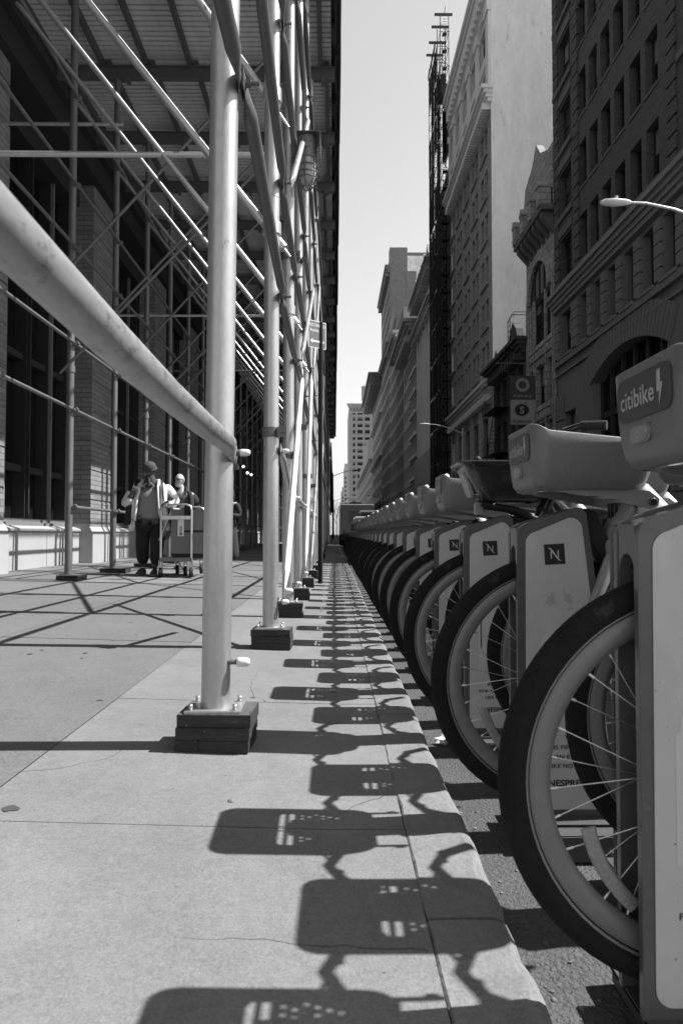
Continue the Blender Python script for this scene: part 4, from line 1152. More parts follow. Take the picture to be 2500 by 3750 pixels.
mb = MB()
for dx in (0,.55):
    mb.tube([(5.2+dx,1.0,10.3),(7.8+dx*0,1.0-.0,6.9)] if False else [(5.0,.5+dx,10.3),(7.6,.5+dx,6.9)],.035,6); mb.tube([(7.6,1.1+dx,6.9),(5.2,1.1+dx,3.6)],.035,6)
for k in range(12):
    t = (k+.5)/12; mb.tube([(5.0+2.6*t,.5,10.3-3.4*t),(5.0+2.6*t,1.05,10.3-3.4*t)],.022,5); mb.tube([(7.6-2.4*t,1.1,6.9-3.3*t),(7.6-2.4*t,1.65,6.9-3.3*t)],.022,5)
mb.build('stairs', M['black'], fe)
mb = MB()
for dx in (0,.6): mb.tube([(1.2+dx,.8,10.3),(1.2+dx,.8,15.9),(1.2+dx,.5,16.4),(1.2+dx,-.6,16.4),(1.2+dx,-.8,15.9),(1.2+dx,-.8,14.2)],.03,6)
for k in range(16): mb.tube([(1.2,.8,10.4+.36*k),(1.8,.8,10.4+.36*k)],.018,5)
mb.build('roof_ladder', M['black'], fe)

# 4 tall tower with blank white side wall
tA, tB = 56.0, 75.6
tw_ = building('tower_building', 'tall tower with a blank white painted brick side wall and heavy bracketed cornice', tA, tB-tA, 49.8, 26)
W = tB-tA; H = 49.8
pairs = []
for c in range(5):
    x = 1.5+3.95*c; pairs += [(x,x+1.15),(x+1.55,x+2.7)]
fl = [(14.9+3.75*i, 17.2+3.75*i) for i in range(6)]
fl2 = [(39.0,41.0),(42.3,45.2)]
rt = grid(W, pairs, fl); rt2 = grid(W, [(1.5+3.95*c, 4.2+3.95*c,'t') for c in range(5)], fl2)
rl = grid(W, [(1.5+3.95*c, 4.2+3.95*c,'d') for c in range(5)], [(3.6,6.6),(7.6,10.8)])
mb = MB(); facade(mb, W, 37.0, rt+rl, 0, 0, 0, .4, 0); facade(mb, W, H, rt2, 37.0, .0, 1, .45, 1)
twm = mb
mb = MB(); shell(mb, W, H, 26, 0, 0); mb.quad((-.01,.02,0),(-.01,-26,0),(-.01,-26,H+1.5),(-.01,.02,H+1.5),0); mb.box(-.012,.5,-26,-.01,H,H+1.5)
mb.box(-.03,-.012,-17.2,-11.0,45.6,48.2,1) ; mb.box(-.03,-.012,-20.2,-15.0,48.4,50.9,1)
for (yy, zz, l) in ((-6.5,47.2,4.5),(-7.5,36,4.8),(-9,29.8,5.5),(-8.0,43.6,3.0),(-7.8,22.2,4.5),(-2.4,14.5,2.4)): mb.box(-.035,-.012,yy-l,yy,zz,zz+.13,2)
mb.build('side_wall', [M['tower_white'], M['white'], M['frame_mid']], tw_)
put_windows(tw_, rt, PI/2, tw_.location, .38, W, 60); put_windows(tw_, rt2+rl, PI/2, tw_.location, .42, W, 40)
mb = MB()
for c in range(6):
    x = .25+3.95*c if c else .0; x1 = x+1.2 if c else 1.1
    if x1 > W: x1 = W
    mb.box(x,x1,-.05,.22,38.3,46.2,0); mb.box(x-.12,x1+.12,-.05,.36,44.9,45.7,0)
for c in range(5):
    x = 1.5+3.95*c
    mb.box(x-.1,x+2.8,-.05,.14,41.25,42.05,0)
    for k in range(8):
        a, b = PI*k/8, PI*(k+1)/8
        mb.prism([(x+1.35+math.cos(q)*r, 44.9+math.sin(q)*r*.62) for q, r in ((a,1.35),(b,1.35),(b,1.75),(a,1.75))][::-1],(0,-.02,0),(1,0,0),(0,0,1),(0,1,0),.26,0)
twm.add(mb.v, mb.f, 1)
mb = MB()
for c in range(5):
    for f in fl: mb.box(1.4+3.95*c,4.3+3.95*c,-.05,.16,f[0]-.28,f[0]-.003)
twm.add(mb.v, mb.f, 0)
cornice(tw_, W, 37.0, 1.2, .95, M['tower_top'], dent=.42, name='belt_course'); cornice(tw_, W, 47.6, 2.2, .85, M['tower_top'], dent=1.0); cornice(tw_, W, 46.2, .6, .4, M['tower_top'], dent=.3, name='dentil_course')
cornice(tw_, W, 12.4, 1.2, .8, M['pale_stone'], dent=.5, name='base_cornice')
mb = MB()
for c in range(6):
    x = .1+3.95*c if c else 0
    x1 = min(x+1.25, W)
    for k in range(19): mb.box(x,x1,-.05,.15+.0*k,.4+.6*k,.4+.6*k+.54)
    if c == 0:
        mb.box(-.05,1.3,-.05,.75,13.0,14.2); mb.lathe([(0,0),(.34,0),(.34,1.0),(0,1.0)],(.15,.35,11.9),(1,0,0),14)
twm.add(mb.v, mb.f, 2); twm.build('wall', [M['tower_front'], M['tower_top'], M['mid_stone']], tw_)

# 5 building wrapped in pipe scaffold and dark netting
sb = building('netted_building', 'dark building behind the netted scaffold tower', 75.7, 11.2, 43, 20)
mb = MB(); facade(mb, 11.2, 43, [], 0, 0, 0); shell(mb, 11.2, 43, 20, 0); mb.build('wall', M['netted_wall'], sb)
sc = thing('facade_scaffold', 'narrow pipe scaffold tower with black debris netting rising above the roofs', 'scaffolding', (RX, 75.9, 0), PI/2)
mb = MB()
for q in range(4):
    for k in range(13):
        if (q, k) in ((0,12),(1,9),(3,11)): continue
        x0_ = 2.3*q+.10; w_ = RND.uniform(1.9,2.12); mb.box(x0_,x0_+w_,1.15,1.18,5+4.1*k,5+4.1*k+RND.uniform(3.6,4.02))
mb.box(3,9.3,1.2,1.23,58.4,59.2); mb.build('netting', M['netting'], sc)
mb = MB()
for y in (.15,1.1):
    for x in (0,2.3,4.6,6.9,9.2): mb.tube([(x,y,0),(x,y,60)],.045,6)
mb.build('standards', M['tubes'], sc)
mb = MB()
for k in range(29):
    z = 2.0*k+2
    for y in (.15,1.1): mb.tube([(0,y,z),(9.2,y,z)],.035,5)
    for x in (0,2.3,4.6,6.9,9.2): mb.tube([(x,.0,z),(x,1.2,z)],.035,5)
    mb.box(.1,.7,.3,.8,z-.06,z-.01)
    mb.tube([(0,.15,z),(0,1.1,z+1.0)],.03,5)
    for q in range(6): mb.tube([(.02,.45,z+.3*q),(.02,.75,z+.3*q)],.03,4)
mb.build('lifts', M['tubes'], sc)
mb = MB()
for (x,z) in ((.0,60),(2.3,60.3),(4.6,60.1),(6.9,60.2)): mb.bar((x,-.3,z),(x,1.75,z),.16,.26)
mb.tube([(.0,.6,60),(.1,.5,61)],.05,5)
mb.build('outriggers', M['frame_dark'], sc)
mb = MB(); mb.box(.1,1.6,.45,1.0,50.5,53.2); mb.box(.0,2.2,.2,.5,44,50); mb.build('tarpaulin', M['netting'], sc)
# 6..n the row beyond
def plain(name, label, y0, W, H, D, mw, ms, cols, floors, rev=.35, x=RX, corn=None, extra=None, maxn=100, style=None):
    b = building(name, label, y0, W, H, D, x)
    r = grid(W, cols, floors); mb = MB(); facade(mb, W, H, r, 0, 0, 0, rev); shell(mb, W, H, D, 0, 1); mb.build('wall', [M[mw], M[ms]], b)
    put_windows(b, r, PI/2, b.location, rev-.02, W, maxn)
    for c in corn or []: cornice(b, W, *c)
    return b
b6 = plain('dormered_building', 'pale building with pointed dormers and a row of arched windows beyond the scaffold tower', 87.2, 20.5, 36.5, 20, 'pale_stone','mid_brick',
      [(1.2+3.25*i, 2.6+3.25*i) for i in range(6)], [(3.5+3.6*i, 6.1+3.6*i) for i in range(9)], .5, corn=[(30.6,1.0,1.3,M['mid_stone'],0,0,1.2),(35.6,.9,1.6,M['mid_stone'],0,0,1.0)])
mb = MB()
for k in range(6):
    xx = .8+3.3*k; mb.box(xx,xx+1.9,-1.5,.4,36.5,38.9); mb.prism([(-.2,0),(2.1,0),(.95,1.6)],(xx,-1.5,38.9),(1,0,0),(0,0,1),(0,1,0),2.0)
mb.build('dormers', M['mid_brick'], b6)
mb = MB()
for k in range(6):
    x = 1.9+3.25*k
    for q in range(8):
        a, b = PI*q/8, PI*(q+1)/8
        mb.prism([(x+math.cos(w_)*r, 28.0+math.sin(w_)*r*1.6) for w_, r in ((a,.9),(b,.9),(b,1.4),(a,1.4))][::-1],(0,-.02,0),(1,0,0),(0,0,1),(0,1,0),.24,0)
    mb.box(x-1.6,x-1.05,-.05,.45,3,30.5)
mb.build('arcade', M['pale_stone'], b6)
mb = MB(); mb.box(0,20.5,-.2,.5,7.2,12.2); mb.build('sign_band', M['frame_mid'], b6)
b7 = plain('cornice_building', 'mid-height building with a deep bracketed cornice and white window bands', 107.8, 20.5, 34.5, 20, 'mid_stone','stain_white',
      [(1.0+2.75*i, 2.9+2.75*i) for i in range(7)], [(3.2+3.55*i, 5.6+3.55*i) for i in range(8)], .45, corn=[(32.6,2.2,2.4,M['mid_stone'],0,0,1.1)])
mb = MB()
for i in range(8): mb.box(0,9.5,-.05,.35,6.0+3.55*i,6.5+3.55*i)
mb.build('white_bands', M['pale_stone'], b7)
b8 = plain('bay_building', 'brown building with a chimney stack and a blank dark brick flank', 128.5, 15.5, 44, 20, 'brown_brick','mid_brick',
      [(.8+2.4*i, 2.2+2.4*i) for i in range(6)], [(3.2+3.5*i, 5.6+3.5*i) for i in range(11)], .4, corn=[(37.0,2.2,2.2,M['mid_stone'],0,0,1.2)])
b9 = plain('loft_building', 'loft building whose dark brick flank carries a square chimney', 144.2, 16, 51, 26, 'mid_brick','brown_brick',
      [(.8+2.5*i, 2.3+2.5*i) for i in range(6)], [(3.2+3.5*i, 5.6+3.5*i) for i in range(13)], .4)
mb = MB(); mb.box(0,2.2,-4.4,-2.2,51,57); mb.box(-.002,1.5,-20,-7,44,47); mb.build('chimney', M['brown_brick'], b9)
b10 = plain('tall_brick_building', 'tallest block of the far row with brick corner and whitewashed flank', 160.4, 29, 67, 26, 'brown_brick','stain_white',
      [(.9+2.5*i, 2.4+2.5*i) for i in range(11)], [(3.2+3.6*i, 5.8+3.6*i) for i in range(17)], .4, corn=[(45,1.2,1.0,M['brown_brick'],0,0,1.5),(63,1.6,1.2,M['brown_brick'],0,0,1.5)])
mb = MB(); mb.box(-.03,.0,-4.2,0,0,69); mb.box(0,3,-4.2,0,67,69); mb.box(-.02,26,-26,-4.2,67,67.8); mb.build('corner_brick', M['brown_brick'], b10)
b11 = plain('palazzo_building', 'pale stone building with dark flat overhanging cornice near the end of the row', 189.8, 48, 46, 26, 'far_stone','far_stone',
      [(1.0+3.0*i, 2.6+3.0*i) for i in range(15)], [(4.2+4.0*i, 6.8+4.0*i) for i in range(10)], .45, corn=[(43.6,2.0,3.8,M['frame_mid'],0,0,1.6),(34,.8,.7,M['far_stone']),(22,.8,.7,M['far_stone']),(9,.8,.9,M['far_stone'])])
mb = MB()
for z in (38,28): mb.box(-.25,.0,-4.2,-1.2,z,z+4.6)
mb.build('ornament', M['far_pale'], b11)
b12 = plain('fire_escape_building', 'narrow stepped building with fire escapes before the water-tank tower', 238.2, 150, 27, 26, 'mid_brick','far_stone',
      [(2+4.5*i, 4+4.5*i) for i in range(30)], [(4+3.8*i, 6.4+3.8*i) for i in range(6)], .4, corn=[(26,1,1.2,M['mid_brick'])])
mb = MB(); mb.box(30,60,-20,0,27,38); mb.build('upper_wall', M['far_stone'], b12); mb = MB(); mb.box(90,120,-20,0,27,33); mb.build('upper_wall', M['far_stone'], b12)
# far tower facing us, with a water tank
ft = thing('tank_tower', 'far grey corner tower with projecting cornice and a water tank on its roof', 'building', (40, 420, 0), PI)
W = 30.9; fr = []
cols = [(W-3.6,W-2.2)] + [(W-8.2,W-5.0,'d')] + [(W-12.6,W-9.6,'d'),(W-18,W-16.3),(W-24,W-20,'t')]
fr = grid(W, cols, [(3.5+3.95*i, 5.7+3.95*i) for i in range(19)])
mb = MB(); facade(mb, W, 81, fr, 0, 0, 0, .6); shell(mb, W, 81, 60, 0); mb.build('wall', M['far_stone'], ft)
put_windows(ft, fr, PI, ft.location, .55, W)
cornice(ft, W, 78.6, 2.4, 2.6, M['far_pale'], dent=2.0); cornice(ft, W, 60.5, .9, .9, M['far_pale'])
mb = MB(); mb.box(0,W,-.05,.3,75.5,76.4); mb.box(0,W,-.05,.3,23,24); mb.build('band', M['far_pale'], ft)
wt = thing('water_tank', 'wooden rooftop water tank with conical roof on the far grey tower', 'water tank', (20.0, 424, 81))
mb = MB(); 
for a in range(6): mb.cyl((math.cos(a*PI/3)*2.5,math.sin(a*PI/3)*2.5,0),(math.cos(a*PI/3)*2.5,math.sin(a*PI/3)*2.5,3.2),.25,6)
mb.build('legs', M['frame_mid'], wt)
mb = MB(); mb.cyl((0,0,3.2),(0,0,11.5),3.2,24); mb.build('tank', M['far_stone'], wt)
mb = MB(); mb.lathe([(3.5,11.5),(0,14.2)],(0,0,0),(0,0,1),24); mb.build('roof', M['mid_stone'], wt)
for (nm, lbl, x, y, w_, h, mm) in (('pale_block','pale slab block just left of the far tank tower',8.6,640,8,62,'far_pale'),('small_block','small grey block at the foot of the sky gap',7.2,760,12,48,'far_stone'),('far_house','lowest stepped block at the end of the street',5.2,900,16,38,'mid_stone')):
    o = thing('far_building', lbl, 'building', (x, y, 0))
    mb = MB(); mb.box(0,w_,0,20,0,h); mb.box(w_*.1,w_*.7,2,18,h,h+5); mb.build('wall', M[mm], o)
    mb = MB()
    for q in range(int(h/4)-2):
        for c in range(3): mb.box(w_*(.12+.3*c),w_*(.26+.3*c),-.15,-.0,4+4*q,6.2+4*q)
    mb.build('window', M['glass'], o)

# left row beyond the scaffold: further shed, unseen blocks shaped for window reflections
s2 = thing('sidewalk_shed', 'second dark scaffold bridge further down the left pavement, with black hoarding', 'scaffolding', (0, 58, 0))
mb = MB(); mb.box(-.35,-.25,0,40,6.9,8.6); mb.box(-5,-.36,0,40,7.0,7.2); mb.build('hoarding', M['fascia'], s2)
for k in range(14):
    mb = MB(); mb.tube([(-.75,1+3*k,.06),(-.75,1+3*k,7.0)],.05,6); mb.tube([(-.75,1+3*k,2.4),(-.75,4+3*k,4.4)],.03,5); mb.build('post', M['steel'], s2)
mb = MB(); 
for z in (1.2,2.5,4.5): mb.tube([(-.75,1,z),(-.75,40,z)],.03,6)
mb.build('ledger', M['steel_dark'], s2)
for (y0, w_, h, lbl, mm) in ((57.2,31,70,'tall dark block behind the second scaffold bridge','sooty'),(88.5,7.5,9,'low dark gap building further along the left pavement','sooty'),(96.2,60,70,'tall dark block beyond the low gap building','sooty'),(160,240,30,'long grey block far along the left pavement','mid_brick')):
    o = thing('low_block', lbl, 'building', (-5.3, y0, 0)); mb = MB(); mb.box(-18,0,0,w_,0,h); mb.build('wall', M[mm], o)
    mb = MB(); 
    for q in range(int(w_/5)): mb.box(0,.05,1+5*q,4.4+5*q,.8,3.8)
    mb.build('window', M['glass'], o)
bs_ = thing('blade_sign', 'dark blade sign and vertical banner hanging over the left pavement', 'sign', (-.55, 84, 0)); mb = MB(); mb.box(-.6,.35,0,.2,3.4,6.4); mb.box(-4.7,-.6,.05,.12,5.9,6.0); mb.build('board', M['black'], bs_)

# banner on a horizontal pole
bn = thing('flag_pole', 'thin horizontal pole jutting from the terracotta facade and carrying the banner', 'flag pole', (RX, 40.6, 11.0))
mb = MB(); mb.tube([(0,0,0),(-3.35,0,.05)],[.035,.022],8); mb.lathe([(0,0),(.06,.03),(0,.1)],(-3.35,0,.05),(-1,0,0),8); mb.tube([(-3.2,0,.03),(-2.55,0,-.72)],.008,4); mb.tube([(-.2,0,-.9),(-.1,0,0)],.012,4); mb.build('pole', M['frame_mid'], bn)
ba = thing('banner', 'hanging shop banner, dark ring logo above and pale scuba panel below', 'banner', (10.55, 40.6, 0))
mb = MB(); Wb = 1.5
def BP(x, z, mi, x2, z2):
    n = 10
    vs = []; 
    for i in range(n+1):
        for j in range(n+1):
            u_, v_ = i/n, j/n; xx = x+(x2-x)*u_; zz = z+(z2-z)*v_
            vs.append((xx - .05*(1-(zz-7.3)/3.0), .03*math.sin(u_*5+v_*2), zz - .10*u_*0))
    mb.add(vs, [(i*(n+1)+j, (i+1)*(n+1)+j, (i+1)*(n+1)+j+1, i*(n+1)+j+1) for i in range(n) for j in range(n)], mi, True)
BP(0,8.83,0,Wb,10.28); BP(.02,7.35,1,Wb-.02,8.83)
u = V3((1,0,0)); v = V3((0,0,1)); fy = -.045
for k in range(28):
    a, b = 2*PI*k/28, 2*PI*(k+1)/28
    mb.prism([(.70+math.cos(q)*r, 9.72+math.sin(q)*r) for q, r in ((a,.24),(a,.41),(b,.41),(b,.24))],(0,fy,0),u,v,(0,-1,0),.004,2)
text_on(mb,'Adorama',V3((.68,fy-.004,8.98)),u,v,.26,2,'c',.01,1.10)
ap = [(.65+math.cos(q)*.40*(1+.06*math.cos(2*q)), 8.22+math.sin(q)*.36) for q in [2*PI*k/30 for k in range(30)]]
mb.prism(ap,(0,fy,0),u,v,(0,-1,0),.004,3)
mb.prism([(.78,8.62),(.98,8.60),(.88,8.70)],(0,fy,0),u,v,(0,-1,0),.004,3)
text_on(mb,'S',V3((.65,fy-.006,8.00)),u,v,.58,1,'c',.03)
text_on(mb,'Scuba.com',V3((.65,fy-.004,7.46)),u,v,.26,4,'c',.012,1.15)
mb.build('cloth', [mat('banner dark',.05,.8), mat('banner pale',.26,.8), mat('banner grey',.24,.8), M['black'], M['letter_dark']], ba)
pk = thing('parking_sign', 'black vertical blade sign with white letters beside the black basket', 'sign', (12.35, 67, 0))
mb = MB(); mb.box(-.28,.28,-.05,.05,4.0,7.3,0); mb.box(.28,.9,-.03,.03,6.6,6.7,0); mb.box(.28,.9,-.03,.03,4.6,4.7,0)
for k, ch in enumerate('PARK'): text_on(mb,ch,V3((0,-.055,6.72-.62*k)),u,v,.62,1,'c',.03)
mb.build('board', [M['black'], M['letter_light']], pk)

# street lamps
M['cornice_lamp'] = mat('lamp head paint', .5, .5, 0, ((8,.05),))
def lamp(label, x, y, side, h=8.6, reach=2.95, dark=False):
    t = thing('street_lamp', label, 'street lamp', (x, y, .12), 0, 'cobra-head street lamps'); m = M['steel'] if not dark else M['frame_dark']
    mb = MB(); mb.tube([(0,0,0),(0,0,h)],[.11,.065],12); mb.cyl((0,0,0),(0,0,.6),.18,12); mb.sphere((0,0,h+.05),.08,8); mb.build('pole', m, t)
    mb = MB(); s = side
    mb.tube([(0,0,h-.25),(s*.6,0,h-.02),(s*1.4,0,h+.27),(s*2.1,0,h+.42),(s*2.6,0,h+.44)],[.045,.04,.038,.034,.032],8); mb.build('arm', m, t)
    mb = MB(); sec = [(2.5,.05,.05),(2.62,.11,.07),(2.9,.15,.085),(3.15,.13,.07),(3.26,.05,.03)]
    mb.tube([(s*q[0],0,h+.44+.0) for q in sec],[(q[1],q[2]) for q in sec],12,0,True,(0,1,0)); mb.cyl((s*2.85,0,h+.5),(s*2.85,0,h+.6),.04,8); mb.build('head', m if dark else M['cornice_lamp'], t)
lamp('near street lamp head reaching in from the right edge above the dark brick facade', 9.95, 16.9, -1)
lamp('street lamp with curved arm standing before the dark scaffold tower', 9.75, 51.8, -1)
lamp('small far street lamp on the right side below the palazzo cornice', 9.75, 137, -1, 7.9, 2.9, True)
lamp('dark street lamp arm reaching right from the left kerb against the sky', -.2, 83.5, 1, 8.0, 2.4, True)
lamp('smaller distant street lamp arm from the left kerb, low in the sky gap', -.2, 149, 1, 8.0, 2.4, True)

# ------------------------------------------------------------------ people
def skin_mesh(pts, edges, radii, sub=2, root=0):
    me = bpy.data.meshes.new('s'); me.from_pydata([tuple(p) for p in pts], edges, [])
    ob = bpy.data.objects.new('s', me); COL.objects.link(ob)
    md = ob.modifiers.new('skin', 'SKIN'); md.use_smooth_shade = True; md.branch_smoothing = .4
    lay = me.skin_vertices[0].data
    for i, r in enumerate(radii):
        lay[i].radius = r if isinstance(r, tuple) else (r, r); lay[i].use_root = (i == root)
    s = ob.modifiers.new('sub', 'SUBSURF'); s.levels = sub; s.render_levels = sub
    dg = bpy.context.evaluated_depsgraph_get(); dg.update()
    m2 = bpy.data.meshes.new_from_object(ob.evaluated_get(dg))
    V = [v.co.copy() for v in m2.vertices]; F = [tuple(p.vertices) for p in m2.polygons]
    bpy.data.objects.remove(ob); bpy.data.meshes.remove(me); bpy.data.meshes.remove(m2)
    return V, F
def chain(mb, pts, radii, mi, sub=2):
    V, F = skin_mesh(pts, [(i,i+1) for i in range(len(pts)-1)], radii, sub)
    mb.add(V, F, mi, True)
def head(mb, c, pitch=0, yaw=0, mi=0, me=1, size=1.0):
    """head seen from -y: skull, jaw, nose, brows, ears, eyes, mouth"""
    c = V3(c); R_ = Matrix.Rotation(yaw,3,'Z') @ Matrix.Rotation(pitch,3,'X')
    n, m = 28, 20; vs = []; fs = []
    for i in range(m+1):
        th = PI*i/m
        for j in range(n):
            ph = 2*PI*j/n; x, y, z = math.sin(th)*math.cos(ph), math.sin(th)*math.sin(ph), math.cos(th)
            px, py_, pz = x*.077, y*.098, z*.118
            if z < 0:
                k = -z; px *= 1-.30*k; py_ = py_*(1-.12*k) - .018*k
            f = max(0, -y)
            if f > .3:
                nose = math.exp(-((x/.16)**2) - ((z+.10)/.20)**2); py_ -= .024*nose*f
                py_ += .012*math.exp(-((abs(x)-.36)/.16)**2 - ((z-.10)/.12)**2)
                py_ -= .006*math.exp(-((z-.26)/.10)**2)
                py_ -= .008*math.exp(-((x/.3)**2) - ((z+.50)/.10)**2); py_ -= .012*math.exp(-((x/.3)**2) - ((z+.88)/.16)**2)
            vs.append(c + R_ @ V3((px,py_,pz))*size)
    for i in range(m):
        for j in range(n): fs.append((i*n+j,(i+1)*n+j,(i+1)*n+(j+1) % n,i*n+(j+1) % n))
    mb.add(vs, fs, mi, True)
    for s in (-1,1):
        mb.sphere(c + R_ @ V3((s*.030,-.083,.010))*size, .0125*size, 8, me)
        mb.tube([c + R_ @ V3((s*.078,.005,.02)), c + R_ @ V3((s*.086,.014,.005)), c + R_ @ V3((s*.078,.006,-.028))], [.012,.016,.010], 8, mi)
    mb.tube([c + R_ @ V3((-.022,-.095,-.058)), c + R_ @ V3((0,-.101,-.056)), c + R_ @ V3((.022,-.095,-.058))], .0042, 6, me)
    return R_
def hand(mb, w, d, up, side, mi, curl=.9, size=1.0):
    """palm from the wrist along d, back of the hand towards up, thumb on +side; four unequal bent fingers"""
    w, d, up = V3(w), V3(d).normalized(), V3(up).normalized(); s = d.cross(up).normalized()*side; up = s.cross(d).normalized()*side
    if up.dot(V3(up)) < 0: up = -up
    K = size
    mb.tube([w, w+d*.03*K, w+d*.07*K, w+d*.095*K], [(.024*K,.017*K),(.036*K,.016*K),(.042*K,.015*K),(.039*K,.012*K)], 12, mi, True, s)
    for k, (o_, l) in enumerate(((.030,.070),(.010,.080),(-.011,.075),(-.030,.058))):
        p = w + d*.088*K + s*o_*K; dd = d.copy(); pts = [p]
        for q, f in enumerate((.42,.32,.26)):
            dd = (dd - up*curl*(.75+.25*q)).normalized(); p = p + dd*l*f*K; pts.append(p)
        mb.tube(pts, [.0095*K,.0090*K,.0080*K,.0055*K], 8, mi)
    p = w + d*.028*K + s*.030*K
    mb.tube([p, p+(s*.8+d*.6-up*.2)*.032*K, p+(s*.9+d*1.3-up*.8)*.040*K, p+(s*.6+d*1.9-up*1.3)*.040*K], [.013*K,.012*K,.010*K,.007*K], 8, mi)
def shoe(mb, heel, d, mi, mi2):
    heel, d = V3(heel), V3(d).normalized(); s = d.cross(V3((0,0,1)))
    mb.tube([heel+d*q+V3((0,0,z)) for q, z in ((-.03,.05),(.02,.055),(.09,.055),(.16,.042),(.225,.032),(.25,.026))], [(.033,.035),(.040,.048),(.043,.048),(.047,.036),(.040,.026),(.015,.012)], 12, mi, True, s)
    mb.tube([heel+d*q+V3((0,0,.013)) for q in (-.035,.05,.16,.225,.252)], [(.034,.012),(.041,.012),(.049,.012),(.042,.012),(.015,.010)], 12, mi2, True, s)

skin_dark = mat('dark skin', .07, .55, 0, ((12,.08),)); skin_light = mat('light skin', .34, .55, 0, ((12,.06),))
cl_ = {k: mat('cloth '+k, v, .9, 0, ((7,.12),(70,.08)), (26,.006)) for k, v in dict(cream=.62, polo=.20, trousers=.012, navy=.022, khaki=.16, beanie=.045, coat=.02, shirt=.06, scarf=.05, beard=.45, hair=.02).items()}

# man in a beanie pushing the cart, looking down at his phone
x, y = -2.92, 10.9
p1 = thing('person', 'man in dark knit beanie, open pale jacket and grey polo looking at a phone', 'person', (x, y, gz(x)))
def body_of(t, sk, extras):
    mb = MB(); extras(mb); return mb.build('body', [sk, M['letter_dark']], t)
def b1(mb):
    pts = [(0,0,.93),(0,.0,1.12),(0,-.01,1.33),(0,-.01,1.45),(0,-.03,1.53),(0,-.05,1.60), (.10,0,.88),(.10,-.06,.50),(.06,.0,.10),(-.10,0,.88),(-.11,.0,.50),(-.13,.12,.12),
           (.18,-.0,1.42),(.33,.0,1.18),(.27,-.26,1.13),(-.18,0,1.42),(-.36,-.02,1.14),(-.22,-.24,1.27)]
    ed = [(0,1),(1,2),(2,3),(3,4),(4,5),(0,6),(6,7),(7,8),(0,9),(9,10),(10,11),(2,12),(12,13),(13,14),(2,15),(15,16),(16,17)]
    rr = [(.15,.12),(.16,.13),(.17,.12),(.09,.08),.058,.055,.09,.062,.045,.09,.062,.045,.07,.05,.034,.07,.05,.034]
    V, F = skin_mesh(pts, ed, rr); mb.add(V, F, 0, True)
    head(mb, (0,-.085,1.665), .50, .0, 0, 1)
    hand(mb, (-.22,-.24,1.27), (.35,-.35,.75), (-.5,-.75,-.1), 1, 0, .75); hand(mb, (.27,-.26,1.13), (.15,-.95,-.15), (0,.1,1), -1, 0, .8)
body_of(p1, skin_dark, b1)
mb = MB(); R_ = Matrix.Rotation(.50,3,'X'); c = V3((0,-.085,1.665))
prof = [(.088,.012),(.094,.03),(.095,.055),(.090,.085),(.076,.112),(.05,.132),(.0,.142)]
for i in range(40):
    pass
vs = []; n = 44
for (r, h) in prof:
    for j in range(n):
        a = 2*PI*j/n; rr = r*(1+(.018 if j % 2 else -.012))
        vs.append(c + R_ @ V3((math.cos(a)*rr, math.sin(a)*rr*1.14+.006, h)))
mb.add(vs, [(i*n+j,i*n+(j+1) % n,(i+1)*n+(j+1) % n,(i+1)*n+j) for i in range(len(prof)-1) for j in range(n)], 0, True)
mb.torus(c + R_ @ V3((0,.006,.028)), R_ @ V3((0,0,1)), .096, .014, 36, 8, 0, .024)
mb.build('beanie', cl_['beanie'], p1)
mb = MB(); mb.tube([V3((0,-.04,1.46)),V3((0,-.085,1.53)),V3((0,-.11,1.58))],[(.10,.085),(.088,.08),(.070,.062)],18,0); mb.tube([V3((0,-.115,1.52)),V3((.01,-.16,1.45)),V3((.0,-.15,1.37))],[(.06,.03),(.05,.025),(.01,.01)],10,0)
mb.build('scarf', cl_['scarf'], p1)
mb = MB(); V, F = skin_mesh([(0,0,.86),(0,-.01,1.02),(0,-.03,1.18),(0,-.015,1.34),(0,0,1.44),(.17,0,1.40),(-.17,0,1.40)], [(0,1),(1,2),(2,3),(3,4),(3,5),(3,6)], [(.205,.16),(.215,.18),(.205,.18),(.20,.15),(.10,.08),(.09,.09),(.09,.09)])
mb.add(V, F, 0, True)
for s in (-1,1): mb.tube([V3((s*.02,-.135,1.46)),V3((s*.075,-.165,1.40)),V3((s*.02,-.175,1.36))],[(.02,.01),(.035,.01),(.006,.006)],8,0)
mb.build('polo_shirt', cl_['polo'], p1)
mb = MB()     # open jacket: back, two front edges hanging, sleeves
V, F = skin_mesh([(0,.09,.78),(0,.10,1.05),(0,.08,1.30),(0,.05,1.44)], [(0,1),(1,2),(2,3)], [(.24,.07),(.24,.08),(.225,.10),(.12,.07)]); mb.add(V, F, 0, True)
for s in (-1,1):
    chain(mb, [(s*.13,.0,1.47),(s*.20,-.06,1.36),(s*.215,-.12,1.15),(s*.235,-.10,.92),(s*.27,-.06,.70)], [(.05,.06),(.055,.07),(.05,.06),(.05,.06),(.055,.05)], 0)
    mb.tube([(s*.05,.05,1.50),(s*.12,-.03,1.50),(s*.13,-.13,1.40),(s*.15,-.185,1.24),(s*.17,-.19,1.0),(s*.21,-.15,.76)], [(.03,.022),(.035,.024),(.03,.018),(.022,.014),(.02,.012),(.02,.01)], 10, 0)
chain(mb, [(.17,.02,1.43),(.27,.02,1.34),(.36,.03,1.18),(.335,-.10,1.12),(.285,-.22,1.13)], [.095,.085,.075,.065,.058], 0)
chain(mb, [(-.17,.02,1.43),(-.29,.01,1.31),(-.38,-.01,1.14),(-.33,-.11,1.13),(-.245,-.21,1.22)], [.095,.085,.078,.066,.055], 0)
mb.build('jacket', cl_['cream'], p1)
mb = MB()
for s in (-1,1): mb.tube([(s*.16,.12,1.46),(s*.165,.0,1.52),(s*.195,-.115,1.43),(s*.215,-.16,1.26),(s*.23,-.12,1.08)],[(.026,.010)]*5,8,0)
